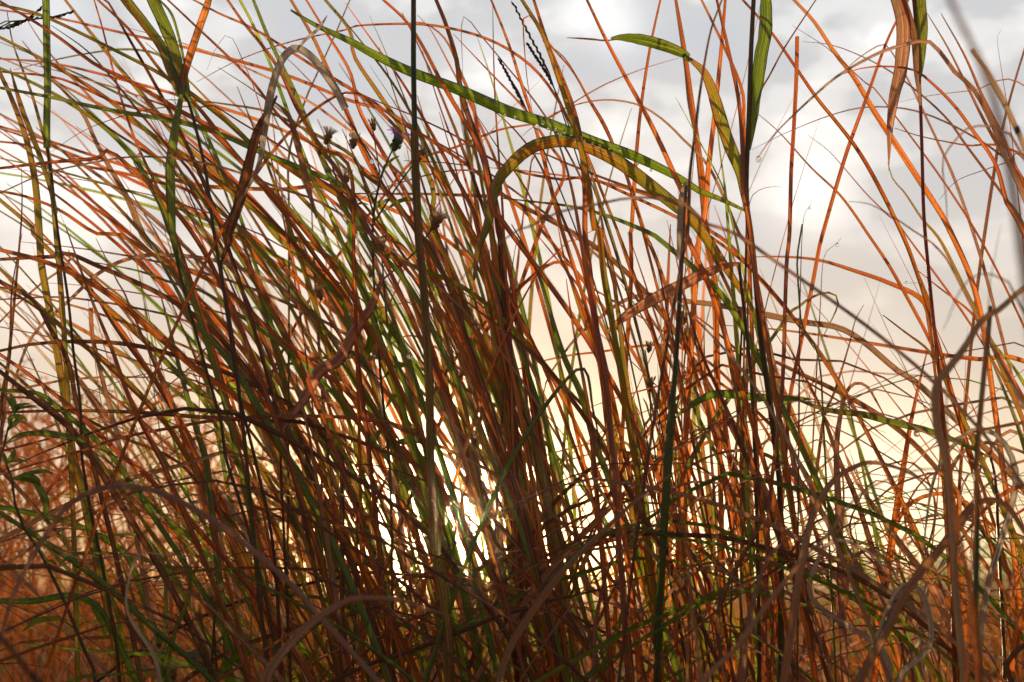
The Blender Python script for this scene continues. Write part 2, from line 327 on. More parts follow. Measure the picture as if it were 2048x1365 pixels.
# ------------------------------------------------------------------ leaves, stems and arches followed in the photograph
# colour width(px) flags | path (tip first) | own label
TR = '''
M 9 | 0 40,60 75,250 130,400 190,560 235,720 280,880 300,1050 |
M 15 | 0 0,430 60,560 130,740 175,900 210,1100 230,1365; 3 245,250 300,550 350,850 400,1150 430,1365; 6 470,200 540,550 620,900 700,1300 |
R 6 | 0 0,60 350,110 700,190 1050,270 1400,360 1700,450 2046,590; 1 290,650 500,790 760,965; 1 960,1130 1200,1350 |
M 8 | 0 0,30 240,90 620,270 1000,470 1300,690 1480,850 1750,1010 2046,1200; 4 200,120 480,260 740,370 1000,580 1240,850 1500,1200 1600,1365 |
M 9 | 0 0,220 250,350 600,560 900,800 1200,1010 1450,1200 1650,1365; 3 1850,140 2046,330; 4 150,560 300,900 420,1200 |
R 6 | 0 0,345 300,370 650,450 1050,560 1500,700 1850,850 2046,930; 1 300,1120 420,1290; 4 560,200 760,500 |
R 6 | 0 0,420 350,460 680,600 1050,700 1460,850 1700,980 2046,1180 |
G 9 | 0 0,515 300,570 620,640 1050,715 1300,790 1500,880 1800,1000 2046,1120; 4 150,60 400,330 600,700 | green blade slanting down from the left edge under the arching pale one
R 7 | 0 0,740 300,830 600,930 900,1020 1200,1090 1600,1110 2046,1130 |
R 8 | 0 0,985 300,950 560,930 700,925 |
T 5 | 0 0,1130 250,1020 500,960 750,920 1000,925 1300,980 1600,1090 2046,1290 |
R 8 | 0 0,1120 150,1150 350,1230 560,1365; 3 700,60 900,180 1300,370 1600,640 1900,880 2046,1000 |
M 10 | 0 0,1170 200,1340; 3 200,60 400,260 620,480 850,680 1050,880 1200,1000 1400,1250 |
R 6 | 0 0,830 150,850 450,960 700,1010 900,1060 1200,1180 |
R 8 | 0 0,10 300,190 560,380 750,470 1050,650 1300,830 |
R 8 | 0 140,90 280,300 480,520 700,740 950,950 1200,1170 1330,1365; 3 1400,60 1600,330 1900,650; 4 0,950 150,1200 |
M 9 | 0 380,0 520,180 700,400 870,600 1050,820 1280,1020 1500,1240 1600,1365; 3 1700,150 1900,330 2046,560; 4 200,900 |
R 8 | 0 570,0 760,180 960,440 1150,620 1330,850 1500,1050 1700,1300; 3 1850,200 2046,480; 4 120,800 |
T 14 | 0 130,240 300,450 480,660 560,830 640,980 740,1150 830,1365; 3 880,120 1000,260 | grey weathered blade with a rusty lower half in the upper left tangle
G 15 | 3 790,0 870,90 960,250 1060,430 1120,560 1300,750 1500,1050 | dull blue-green blade running down beside the long hanging green leaf
G 13 | 0 780,950 850,1060 930,1200 990,1365; 3 1030,150 |
G 8 | 0 0,400 200,490 400,600 600,740 760,900 870,1060 980,1300 | thin blue-green arching blade above the grey weathered one
M 8 | 0 250,430 450,600 650,760 900,920 1150,1110 1350,1290; 3 1500,120 1750,420 2000,760 |
M 8 | 0 850,250 1050,420 1250,620 1450,820 1650,1040 1900,1300; 4 60,150 300,560 480,1000 |
R 7 | 0 300,150 500,290 640,440 800,640 1000,880 1180,1110 |
R 5 | 0 550,0 600,170 650,370 700,550 760,740 820,890 900,1060 1000,1300 |
R 6 | 0 980,0 1150,160 1300,300 1470,470 1650,700 1850,860 2046,990; 4 100,260 |
R 6 | 0 1130,0 1280,80 1500,180 1850,400 2046,520; 1 250,650 480,900 700,1200 |
G 13 | 0 1480,0 1560,200 1640,370 1730,560 1830,800 1950,1080 2046,1300; 4 80,150 180,450 260,700 350,950 450,1300; 7 560,150 | strong green blade falling from the top edge past the folded dry leaf
Y 8 | 0 1400,0 1470,130 1560,330 1640,540 1750,850 1850,1100 1950,1300 |
R 8 | 0 1330,0 1420,130 1520,250 1640,420 1740,640 1900,900 2046,1130 |
R 9 | 0 1700,0 1830,220 1940,460 2046,700; 1 160,900 290,1130 430,1300; 4 520,180 |
D 8 | 1 0,550 100,750 200,930 280,1100 420,1300 480,1365; 4 560,150 700,500 |
R 7 | 0 1790,0 1900,180 2046,420; 1 130,640 250,860 400,1130; 4 470,40 640,420 |
G 7 | 0 80,410 260,365 450,325 640,295 760,290 900,310 980,370 1100,560 | slim bright green blade arching over the rusty ones near the upper left corner
K 4 | 0 2046,0 1960,200 1850,440 1780,600 1690,900 1690,1300 |
R 3 | 0 1210,410 1260,290 1340,205 1430,380 1500,560 1560,800 | hair-thin blade kinked sharply at its top, left of the folded dry leaf
R 5 | 0 1150,480 1400,350 1700,245 2046,170; 1 130,150 400,140 600,155 830,210 1020,300 1180,430 1300,600 1380,750 1500,1000 | long thin rusty blade arching high across the tall dark cane
K 8 | 0 950,585 1150,590 1350,615 1550,650 1750,740 2046,900; 1 150,1010 300,1130 430,1300 470,1365; 4 520,120 | dark bumpy stalk running right of the folded dry leaf down to the cane
R 4 | 0 300,890 500,760 750,670 950,630 1150,630 1350,680 |
D 7 | 0 600,0 700,130 |
M 9 | 0 1900,0 2046,180; 1 100,330 250,560 420,820 560,1100; 4 560,0 700,330 850,750 |
M 8 | 1 0,70 130,230 300,450 430,660 520,850 640,1100 740,1300; 4 800,100 900,400 |
R 8 | 1 50,20 200,230 380,480 520,720 650,960 780,1200; 4 830,60 |
R 6 | 1 0,490 250,600 450,680 700,800 850,900 1050,1000 1300,1050 1600,1090 |
R 6 | 1 390,940 600,950 770,965 700,900 400,740 0,560 | rusty blade snapped into a sharp point beside the tall dark cane
M 10 | 1 470,560 540,800 620,1000 720,1250; 4 800,60 900,350 |
G 7 | 1 560,960 650,1100 740,1300; 4 830,120 980,480 |
D 14 | 1 580,0 640,150 700,350 720,500 760,650 850,900 900,1080 930,1200 960,1365; 4 960,100 980,400 1000,600 1020,900 1040,1300 | widest russet blade, upright in the middle bundle above the low sun
R 9 | 1 270,0 400,120 500,270 620,500 740,700 850,900 870,1000 920,1250; 4 980,0 |
R 11 | 1 450,130 530,145 640,240 720,420 790,600 830,800 880,1000; 4 900,0 930,300 |
M 15 | 1 700,430 740,700 790,1000 840,1365; 4 880,200 900,500 940,900 970,1365; 7 990,300 |
M 13 | 1 760,600 800,830 850,1100 900,1365; 4 930,200 960,500 1000,900 1060,1365 |
R 10 | 1 860,860 880,960 910,1100 940,1365; 4 1000,200 1050,500 1120,900 |
R 7 | 1 900,0 1000,250 1080,500 1140,680 1200,900 1250,1100 1320,1365; 4 1400,300 1500,650 1560,1000 |
D 4 | 1 735,440 735,105 850,220 1000,400 1100,520 1230,700 1380,950 1500,1250 | thin blade bent into a hairpin at the top, right of the tall dark cane
R 5 | 1 1140,640 1105,400 1100,80 1250,270 1380,420 1480,600 1560,740 1680,1000 1740,1200 1790,1365 | thin blade doubled back on itself beside the dark seed spikes
R 7 | 1 1200,240 1330,340 1450,540 1560,720 1620,860 1700,1050 1800,1365; 4 1900,300 |
M 11 | 1 1080,0 1200,200 1290,450 1340,600 1420,850 1470,1100 1510,1365; 4 1530,0 1560,300 1620,650 1680,1000 |
R 10 | 1 1150,0 1230,250 1300,420 1370,600 1420,800 1450,1100 1450,1365; 4 1480,300 1530,700 1580,1000 1610,1365 |
O 9 | 1 1460,0 1560,210 1680,440 1790,640 1880,820 1970,1020 2046,1200; 2 70,1365; 5 180,300 300,650 |
R 7 | 1 1890,0 1830,280 1780,600 1750,900 1730,1200 1720,1365; 4 1715,50 1720,300 1690,800 |
D 9 | 1 1980,0 2010,200 2040,400; 2 90,600 130,800 160,1100 190,1365; 5 270,500 340,850 400,1250 |
T 7 | 1 1080,800 1150,740 1300,650 1450,600 1600,585 1750,610 1850,660 1950,740 2046,840; 2 100,860 200,970 290,1150 380,1365; 5 440,150 520,500 | greyish brown blade making a broad low hoop beneath the drooping pointed leaf
K 5 | 1 1030,20 1100,160 1200,350 1270,520 1400,800 1480,1000 |
D 9 | 1 0,1130 250,1135 520,1135 900,1150 1020,1170 | 
G 11 | 1 960,1160 1150,1180 1380,1210 1600,1270 1800,1350; 4 1850,60 2046,220; 5 100,240 300,440 500,800 | long green blade bending right, below the beaded leaf and above the sun
T 6 | 1 0,1260 200,1130 400,1060 600,1010 780,1000 1000,1090 |
T 8 d.8 | 4 490,620 700,350 900,150 1080,20; 1 1100,1340 1300,1240 1500,1200 1700,1160 1900,1160 2046,1200; 2 200,1320; 5 500,150 | pale grey out-of-focus blade sweeping up to the right over the middle bundle
R 5 | 1 910,20 915,300 925,600 945,900 960,1100 975,1365 |
R 5 | 1 2000,340 1800,400 1600,480 1450,560 1200,710 950,760 700,860 480,930 350,1050 | thin red blade reaching up to the right across the beaded leaf
R 7 | 1 870,980 1100,1000 1400,1040 1650,1090 1900,1170 2046,1210; 2 200,1340; 5 400,200 |
D 6 | 1 1080,1300 1120,1100 1160,900 1350,960 1550,1040 1750,1110 2046,1200; 2 150,1330 | thin blade folded at an acute angle under the long beaded leaf
R 7 | 1 850,600 1000,720 1150,900 1250,1100 1330,1300; 4 1420,200 1520,600 |
R 7 | 1 680,200 900,430 1100,640 1220,820 1330,1010; 4 1200,0 |
R 6 | 1 820,680 950,880 1100,1100 1230,1365; 4 1400,400 1530,800 |
R 7 | 1 470,90 600,270 |
R 6 | 1 500,300 580,560 650,760 720,950 |
D 4 | 1 1660,930 1720,1130 1790,1365; 4 1850,150 1950,600 |
M 10 | 1 1480,1000 1530,1200 1560,1365; 4 1600,200 1640,500 1690,900 1740,1300 |
O 10 | 1 1240,700 1300,850 1360,1050 1420,1365 |
R 9 | 2 10,0 60,280 100,560 140,850 170,1100 180,1365; 5 240,350 250,700 260,1100 |
O 12 | 2 300,0 275,300 240,650 200,1000 180,1250 150,1365; 5 130,300 100,700 |
R 7 | 2 160,0 290,270 400,540 410,800 |
R 9 | 2 250,0 330,350 380,600 400,850 410,1100 450,1365; 5 490,400 560,800 |
D 6 d.95 | 2 280,0 210,200 150,550 120,800 90,1050 80,1365; 5 30,300 |
Y 5 | 2 10,570 80,700 150,830 220,960 290,1110 340,1300 | short bright green blade with a fine tip, left of the drooping pointed leaf
Y 8 | 2 250,720 270,900 295,1080 310,1250 |
R 7 b | 2 720,215 715,450 700,750 685,1000 675,1365; 5 660,200 650,450 640,800 620,1100; 8 560,300 540,800 | upright broken brown stem with a blunt pale top on the right
O 12 | 2 700,0 820,130 940,310 1050,450 1150,620 1240,760 1320,880 1430,1050 1560,1250 1620,1365; 5 1730,300 1800,560 1850,900 | wide orange blade slanting from the top edge behind the hanging dry leaf
R 7 | 2 400,0 560,180 700,380 830,570 960,730 1080,890 1200,1100 1330,1365; 5 1400,230 1500,550 |
R 6 | 2 470,650 620,780 800,980 960,1130 1060,1260 1130,1365; 5 1250,230 1380,460 1500,690 1600,950 |
R 7 | 2 1370,0 1250,230 1130,560 1020,860 940,1120 870,1365; 5 850,130 800,400 740,700 680,1000 660,1250 | straight red stem leaning right, crossing the wide orange blade
D 4 | 2 830,0 750,120 640,290 560,440 490,570 440,800 430,1100 |
T 11 d1.0 | 2 490,925 560,820 650,720 820,560 950,450 1100,360 1250,290 1470,240 1560,310 1640,420 1750,520 1850,700 1950,950 2046,1150 | grey-brown blade arching over to a tip that carries a dewdrop
T 7 | 2 970,440 1080,340 1200,265 1240,265 1320,380 1400,530 1480,700 1560,870 1640,1050 1750,1365; 5 1850,400 | thin blade bent at a shiny knee beside the hanging dry leaf
R 9 | 2 970,440 1100,400 1250,390 1400,410 1500,480 1640,620 1750,770 1880,960 1950,1200 2046,1365 | rusty blade arching low in front of the hanging dry leaf
D 5 | 2 750,245 900,260 1050,310 1250,410 1440,550 1600,700 1700,840 1850,1040 1950,1180 2046,1320 |
D 4 | 2 450,880 650,780 900,680 1100,630 1300,630 1450,660 1600,720 1750,800 1900,900 2046,1050 | fine dark blade making a flat arch behind the broken upright stem
R 7 | 2 1290,750 1450,800 1700,850 2046,910 |
R 9 | 2 1480,80 1600,280 1720,520 1830,740 1950,950 2046,1100 |
T 11 d.8b | 2 1740,290 1830,420 1930,600 2010,780 2046,860 | blunt-ended brown blade, out of focus near the right edge
D 6 | 2 2046,300 1980,520 1920,750 1880,950 |
R 3 | 2 1915,170 1890,230 1920,450 1960,700 1990,950 |
T 8 d.85 | 2 1600,1365 1590,1150 1570,940 1640,830 1720,750 1850,740 1960,800 2046,930 | soft grey blade hooping over near the right edge with its tip hanging straight down
T 24 d.36 | g 1860,-120 1900,0 1975,160 2015,320 2040,480 2070,700 | very blurred dark grey blade across the top right corner, closest of all
D 3 | g 1625,398 1619,414 1606,445 1600,600 1598,800 |
D 3 | g 1683,475 1672,489 1648,515 1640,620 1625,900 |
D 3 | g 1806,567 1815,567 1845,573 1868,650 1885,900 |
R 4 | 2 690,150 850,250 940,320 1100,470 1250,620 |
R 4 | 2 780,790 900,880 1000,990 1120,1130 1250,1260 1350,1365 |
R 4 | 2 1310,600 1500,560 1750,530 2046,500 |
D 4 | 2 630,1095 550,1095 470,1130 440,1200 430,1340 | small curled dark tendril on the leafy stem
R 4 | 2 1550,1170 1650,1060 1800,1000 1950,950 2046,930 |
R 10 | 2 1560,80 1700,330 1800,560 1900,760 2000,1000 2046,1100 |
M 8 | 2 1250,950 1280,1050 1350,1130 1450,1280; 5 1560,100 1700,380 1790,560 1900,800 |
T 8 d.9 | 2 1020,1180 1130,1190 1250,1250 1400,1350; 5 1550,150 1700,400 | faint brown curving tip in front of the grey sky, right of the broken stem
T 13 | 4 1200,1050 1220,930 1280,820 1400,660 1520,560 1650,460 1800,410 1950,430; 5 80,450 250,470 500,520 750,570 950,600 1100,680 1300,850 1500,1000 | wide mauve-brown blade arching over the broad orange leaf
R 8 | 5 290,590 550,610 800,640 1050,680 1300,720 1550,760 1800,790 2046,800 |
R 13 | 5 480,190 650,190 850,210 1050,270 1250,340 1450,440 1500,600 1540,900 | broad rust-red blade lying almost level, meeting a joint on the right
G 8 | 5 860,680 900,600 940,520 960,460 940,410 880,400 800,430 720,490 620,600 | narrow green blade curled into a loop
Y 4 s | 5 750,0 720,200 730,400 750,600 830,720 860,900 870,1100 | slim green stalk beaded with dew rising past the curled loop
D 6 | 5 1110,470 1060,560 1030,680 980,850 930,1000 880,1110; 8 850,0 | dark narrow stem leaning right, forking low down on the right side
D 9 | 5 640,660 760,880 860,1080 960,1365; 8 1050,250 1200,700 | dark brown blade crossing low in front of the leaning stem
P 15 | 5 1230,1120 1180,1030 1130,950 1060,930 1000,1000 960,1200 950,1365; 8 960,300 | curled brown leaf hooked over like a cane handle
T 17 d.78 | 5 2200,260 2046,370 1900,500 1800,560 1700,720 1600,850 1530,950 1540,1200 1590,1365; 8 1620,400 1650,900 1700,1365 | widest grey blade, blurred and close, folded over at the right edge
G 14 d.85s | 5 1850,480 1830,700 1800,1000 1770,1365; 8 1770,200 1770,500 1765,800 1760,1000 1790,1365 | thick dark green stem standing upright near the right edge
T 8 d.7 | 5 1570,620 1600,560 1650,430 1700,350 1760,300 1850,290 1950,350 2046,520 | blurred mauve hoop of grass above the thick green stem
Y 16 | 5 1860,680 1950,800 2046,930 | broad light green blade at the right edge behind the thick green stem
R 11 | 5 1310,0 1400,230 1480,430 1500,550 1530,800 1550,1000 1570,1300 | 
O 4 d.7 | 5 1910,0 1880,160 1850,330 1840,460 | 
O 12 d.7 | 8 1590,-400 1600,0 1640,350 1700,650 1750,950 1780,1365 | blurred orange blade very close, in front of the thick green stem
R 14 | 5 1480,740 1440,900 1400,1080 1360,1300 | short orange-red blade hanging point down from a kink on the right
M 12 | 5 1220,530 1350,630 1480,730 1550,850 1650,1050 | 
O 8 | 5 1400,250 1550,370 1720,500 1800,600 1900,760 | 
G 10 | 5 1790,640 1900,900 1980,1100 2046,1300 | 
M 10 | 5 100,80 110,400 90,800 70,1200 60,1365; 8 60,300 |
R 10 | 5 200,0 215,160 240,600 250,900 300,1200 |
R 8 | 5 270,500 340,850 400,1150 450,1365 |
M 10 | 5 430,380 430,700 420,1000 400,1365; 8 400,300 |
D 8 | 5 20,300 150,720 260,980 400,1300 |
P 15 | 8 980,-30 1060,180 1180,350 1300,520 1420,680 1500,800 1600,1000 | broad translucent orange leaf slanting across the bright sky low on the right
T 12 d.85 | 6 0,1130 60,900 150,700 270,500 400,330 530,250 650,220 830,225 1000,280 1130,350 1300,450 1450,570 1600,700 1800,900 | large mauve-brown blade rising from the bottom left corner and arching right
T 7 | 6 210,1365 300,1100 430,950 600,750 740,600 900,440 1060,340 1220,290 1400,255 1600,250 1850,280 2046,350; 7 200,400 400,540 550,680 | long slender brown blade arching low across the left, its tip touching the bottom edge
R 6 | 6 0,150 200,90 450,20; 3 700,1250 1000,1190 1300,1140 1700,1120 2046,1130; 4 200,1150 400,1200 | thin rusty stalk rising gently from the left edge toward the middle
D 5 | 6 100,1030 400,880 700,790 1000,735 1300,700 1700,700 2046,720; 7 300,730 600,760 900,830 1200,900 1500,1040 1750,1200 | fine dark blade making a long flat arch under the low sun
T 19 d.8 | 7 640,970 500,930 350,880 150,870; 6 2046,880 1900,960 1750,1080 1620,1230 1560,1330 1530,1500 | wide dull tan blade curving up from the bottom edge, left of the sun
D 6 s | 6 2046,740 1600,830 1250,950 900,1130 560,1365 | straight reddish stalk rising to the right from the bottom edge
G 12 | 6 700,620 780,870 850,1100 950,1280 |
G 9 | 6 890,540 960,680 970,900 960,1200 |
G 12 | 6 1050,560 1100,700 1110,850 1030,1050 960,1300 |
G 10 | 6 0,340 200,380 400,430 600,520 750,640 850,900 |
G 14 | 6 0,890 200,890 400,860 550,910 640,1040 720,1200 | green blade lying nearly level at the bottom left corner then bending down
Y 7 | 6 330,520 600,510 780,500 850,520 960,680 |
G 9 | 6 430,620 600,605 800,640 970,690 1100,750 1250,900 |
P 15 | 6 980,760 1200,900 1350,1050 1550,1250 1650,1365 | wide orange-brown leaf slanting down through the shaded lower left
G 12 | 6 0,370 300,570 600,780 900,1050 1100,1220 1250,1365 |
Y 8 | 6 90,1140 300,1160 600,1185 830,1200 1000,1230 | yellow-green blade lying level just above the bottom left, dewdrop on it
T 7 | 6 320,1365 400,1250 500,1200 620,1190 800,1260 |
D 18 d.6 | e -20,900 60,980 180,1130 300,1290 380,1400 | 
R 14 | 3 0,150 250,215 500,325 680,440 850,590 1000,720 1150,850 1390,1020 1550,1200 | broad rust-brown blade arching down from the left edge at mid height
D 9 | 3 0,205 300,190 500,210 |
G 8 | 3 480,210 800,270 1000,340 1200,400 1500,600 1700,750 2000,1050 |
D 8 | 3 0,740 200,700 500,685 800,710 1100,790 1400,900 1700,1060 1900,1250 2000,1365; 6 2000,200 | dark brown blade in a long flat arch across the left half
T 6 | 3 0,570 100,470 250,340 400,240 440,220 |
T 8 | 3 0,1250 100,870 200,640 400,450 600,270 800,190 1000,180 1250,210 1500,300 1750,470 | grey-brown blade bowing over from the left edge before the hanging green leaf
R 4 | 3 230,340 500,360 900,420 1300,520 1600,640 |
D 4 | 3 0,440 300,425 500,440 800,490 1100,570 1300,720 1450,950 |
D 7 | 3 0,1100 400,1090 800,1100 1200,1130 1500,1150 1900,1200 |
T 9 b | 3 530,490 540,650 580,830 640,1060 700,1300; 6 760,300 | upright blunt-topped mauve stub standing against the pale sky on the left
R 9 | 3 380,0 520,400 650,720 750,1000 900,1300; 6 1000,200 |
R 9 | 3 400,150 550,400 700,640 900,900 1050,1150 1150,1365 |
G 14 | 3 930,380 990,600 1060,880 1150,1200 1200,1365; 6 1230,300 | bright olive-green blade standing clear against the cream sky at mid left
T 12 | 3 1730,860 1740,940 1760,1030 1800,1200 1830,1365 | grey dry leaf tip with rounded end standing in front of the left-hand bundle
M 9 | 3 0,260 200,450 420,650 650,830 900,1080 1100,1365 |
R 9 | 3 0,760 200,900 450,1100 700,1340; 6 900,200 |
D 11 | 3 0,860 150,980 400,1180 470,1280; 6 600,150 |
D 8 | 3 0,330 200,450 300,620 400,800 450,1050 520,1300 |
G 9 | 3 0,970 150,980 250,1000 350,1080 600,1300; 6 750,180 |
D 5 | 3 0,1010 200,1020 450,1110 700,1240 1000,1365; 6 1200,250 |
R 4 | 3 700,1180 850,1050 1050,890 1100,850 1300,720 |
D 6 | 0 130,1365 70,1700; 3 60,750 30,900 0,1100 |
D 6 | 0 125,980 130,1150 120,1365; 3 70,600 40,900 |
R 6 | 3 560,80 700,360 760,480 |
T 18 d.95 | 8 1500,260 1420,170 1300,110 1150,80 1050,110 950,170 870,270 800,430 740,700 680,1100 640,1365 | biggest curling brown leaf on the lower right, bowed over to the right
T 16 d.95 | 8 720,510 620,560 550,640 490,800 430,1050 390,1365 | second curling brown leaf, shorter, just left of the biggest one
T 15 | 8 0,710 250,660 450,640 600,650 800,690 1000,770 1250,900 1400,1000 1500,1200 | dull brown leaf lying across the two curling brown leaves
T 10 d.75 | 8 1800,170 1550,120 1400,130 1200,200 1050,300 900,500 760,640 530,930 350,1180 130,1400 | long mauve-grey blade sweeping up from the bottom to the right, blurred
T 12 | 8 0,200 100,100 250,30 400,10 550,40 700,150 850,350 | low grey-brown hoop over the bright gap, left of the curling leaves
T 17 d.9 | 8 2046,480 1960,350 1880,300 1750,330 1650,480 1500,650 1350,850 1250,1050 1080,1365 | pinkish brown blade rising to the right behind the thick green stem
D 6 | 8 800,1100 1000,1040 1200,1040 1400,1070 1600,1170 1800,1290 2000,1400 |
T 6 | 8 560,1300 900,1120 1200,1060 1400,1050 1600,1100 |
W 8 | 8 1960,1000 1850,900 1750,885 1640,930 1500,1060 1400,1170 1320,1365 | narrow straw blade catching the sunlight in a small golden arch, bottom right
T 10 d.65 | 8 0,200 40,350 80,600 100,900 140,1200 150,1365 |
T 16 d.9 | 7 2046,90 1900,190 1750,300 1600,440 1430,600 1300,740 1200,870 1080,1040 1000,1190 930,1400 | wide dry blade with golden glints rising from the bottom toward the dark stalk
T 11 | 7 1750,610 1650,600 1580,720 1540,870 1510,1050 1500,1365 |
T 8 | 7 1890,390 1830,450 1740,600 1650,750 1530,1000 1370,1300 1300,1500 |
D 7 | 7 2046,690 1900,720 1500,830 1240,890 1160,930 1000,960 700,1080 380,1200 100,1300 | dark stalk crossing low from the middle to the right, almost level
T 6 | 7 620,1200 850,960 1000,830 1200,690 1400,610 1600,575 1750,570 1900,650 2046,780 |
R 6 | 7 0,90 200,95 350,130 560,210 700,330 |
R 6 | 7 0,330 150,390 330,470 600,680 |
T 8 | 7 150,1365 300,1270 500,1220 650,1220 850,1270 1000,1365 |
G 6 | 7 120,1320 300,1240 500,1220 |
T 6 | 4 0,920 200,800 480,660 |
R 5 | 4 670,900 850,905 1000,870 1200,800 1500,750 2046,735 |
T 5 | 4 0,550 200,500 400,460 570,455 620,560 |
G 15 | 4 1020,0 1090,120 1180,300 1250,530 1330,780 1430,1000 1500,1250 1540,1365; 7 1600,200 | clean green blade curving down the open sky right of the middle bundle
R 7 | 4 1120,0 1250,160 1380,320 1470,450 1600,700 1700,1000 1800,1365 |
D 4 | 4 1080,0 1040,150 1010,400 1000,600 980,900 960,1200 |
R 9 | 4 1340,320 1380,600 1430,850 1480,1150 1500,1365 |
R 7 | 4 2046,750 1900,620 1700,500 1500,380 1250,230 |
O 7 | 4 1300,150 1180,280 1080,450 1000,620 930,780 850,1000 | thin orange blade bending up to the right from the middle bundle
M 12 | 4 600,450 700,620 800,900 860,1100 950,1365 |
R 10 | 4 280,150 360,260 430,420 520,620 600,850 680,1100 760,1365 |
G 13 | 4 0,100 100,280 220,500 330,760 420,1000 500,1250; 7 560,150 |
G 10 | 4 110,120 230,350 330,560 420,800 |
M 9 | 4 1290,0 1330,200 1420,500 1530,800 1600,1100 |
R 9 | 4 1450,0 1480,200 1510,500 1540,750 1560,1000 1600,1365 |
G 9 | 4 1510,0 1550,200 1600,450 1640,750 1700,1000 1760,1365 |
R 9 | 4 1620,0 1700,230 1780,450 1850,650 1900,850 |
O 14 | 4 1950,0 1940,200 1930,450 1920,700 1910,1000 1890,1365; 7 1890,300 |
G 9 | 4 1550,1365 1500,1100 1400,850 |
R 6 | 4 1560,0 1400,90 1290,160 |
R 6 | 4 1450,1080 1650,1010 1900,940 2046,900; 5 200,880 |
D 7 | 4 700,370 900,520 1100,720 1240,860 1400,1020 1600,1250 |
D 8 | 4 560,300 780,470 1000,640 1180,790 1350,1000 1550,1300 |
T 9 d1.0 | c 420,20 450,60 480,10 |
R 12 | c 620,100 640,300 610,500 590,800 560,1100 520,1365 |
D 9 | c 510,60 720,200 900,350 1138,540; 5 650,830 |
R 9 | c 840,80 920,300 980,560 1040,850 1090,1100 |
P 13 | c 1070,1040 950,1090 760,1200 580,1300 450,1365; 7 1850,100 | orange strap leaf slanting up to the right below the silver-tipped green leaf
R 9 | c 500,150 620,360 740,600 850,820 950,1050 1050,1240 |
D 5 | c 720,0 720,400 730,700 750,1000 780,1365 |
'''
HAZE = 0.0045
# ------------------------------------------------------------------ setting
def flat_sheet(name, mat, pts, z):
    me = bpy.data.meshes.new(name); me.from_pydata([(x, y, z) for x, y in pts], [], [tuple(range(len(pts)))]); me.materials.append(mat)
    o = bpy.data.objects.new(name, me); S.collection.objects.link(o); return o
setp(flat_sheet('ground', M_ground, [(-980, -50), (980, -50), (980, 1380), (-980, 1380)], 0.0), None, None, kind='structure')

# ------------------------------------------------------------------ traced leaves
SIZE = lambda w: 'hair-thin' if w < 4.5 else 'thin' if w < 6.6 else 'slim' if w < 9.5 else 'broad' if w < 14 else 'wide'
CNAME = {'R': 'rusty', 'O': 'glowing orange', 'P': 'tan-orange', 'M': 'rusty green', 'G': 'green', 'Y': 'yellow-green', 'D': 'dark brown', 'T': 'grey-brown', 'K': 'blackish', 'S': 'brown', 'W': 'straw'}
MARKS = [((795, 285), 'purple aster'), ((905, 1035), 'low sun'), ((500, 270), 'folded dry leaf'), ((1230, 290), 'beaded green leaf'), ((960, 440), 'mottled leaf tip'),
         ((828, 120), 'dark cane'), ((1593, 220), 'broken upright stem'), ((1645, 640), 'curled loop blade'), ((1520, 310), 'dewdrop arch'), ((1800, 130), 'hanging orange leaf'),
         ((310, 60), 'topmost green leaves'), ((95, 150), 'pale upright leaf'), ((348, 380), 'hanging green leaf'), ((1365, 420), 'sheathed stalk'), ((1320, 775), 'small dried aster'),
         ((30, 830), 'leafy weed'), ((875, 440), 'fluffy seed head'), ((1965, 800), 'thick green stem'), ((1700, 770), 'curled brown leaf'), ((680, 680), 'brown strap leaf'),
         ((60, 1100), 'big mauve arch'), ((1350, 570), 'broad orange leaf'), ((1500, 400), 'green-leaved stem'), ((1300, 90), 'pointed green leaf'), ((1050, 100), 'dark seed spikes'),
         ((185, 620), 'blunt mauve stub'), ((1480, 800), 'silver-tipped leaf'), ((1620, 1100), 'big curling leaf'), ((1130, 1150), 'glinting blade'), ((620, 1290), 'tan blade at bottom'),
         ((1520, 20), 'broad leaf at top'), ((330, 1100), 'shaded corner'), ((1100, 700), 'cream sky gap'), ((1700, 500), 'level rust blade'), ((420, 600), 'leftmost bundle'), ((1900, 300), 'rightmost arches')]
def near(p):
    return min(MARKS, key=lambda m: (m[0][0] - p[0]) ** 2 + (m[0][1] - p[1]) ** 2)[1]
def clampp(p): return (min(2048, max(0, p[0])), min(1365, max(0, p[1])))
def edge(p):
    x, y = p
    if y <= 12: return 'top edge'
    if x <= 12: return 'left edge'
    if x >= 2036: return 'right edge'
    if y >= 1350: return 'bottom edge'
    return None
def auto_label(ty, w, path):
    vis = [p for p in path if -5 <= p[0] <= 2053 and -5 <= p[1] <= 1370] or path
    a, b = vis[0], vis[-1]; mid = vis[len(vis) // 2]
    da = edge(a); na = near(clampp(a)); nb = near(clampp(b)); nm = near(clampp(mid)); o = nm if nm != na else nb
    if o == na: return '%s %s blade beside the %s' % (SIZE(w), CNAME[ty], na)
    if da: return '%s %s blade from the %s past the %s' % (SIZE(w), CNAME[ty], da, o)
    return '%s %s blade between the %s and the %s' % (SIZE(w), CNAME[ty], na, o)
ORD = ['first', 'second', 'third', 'fourth', 'fifth', 'sixth', 'seventh', 'eighth', 'ninth', 'tenth', 'eleventh', 'twelfth']
def split_labels(autos):
    """{label: [(x, setter)]} -> each setter gets a label of its own"""
    for lab, grp in autos.items():
        grp.sort(key=lambda g: g[0])
        for i, (x, put) in enumerate(grp):
            if len(grp) == 1: put(lab)
            else: put('%s leftmost of the %s' % ('leftmost' if i == 0 else 'rightmost' if i == len(grp) - 1 else ORD[i], lab.replace(' blade ', ' blades ')) if 0 < i < len(grp) - 1 else '%s of the %s' % ('leftmost' if i == 0 else 'rightmost', lab.replace(' blade ', ' blades ')))
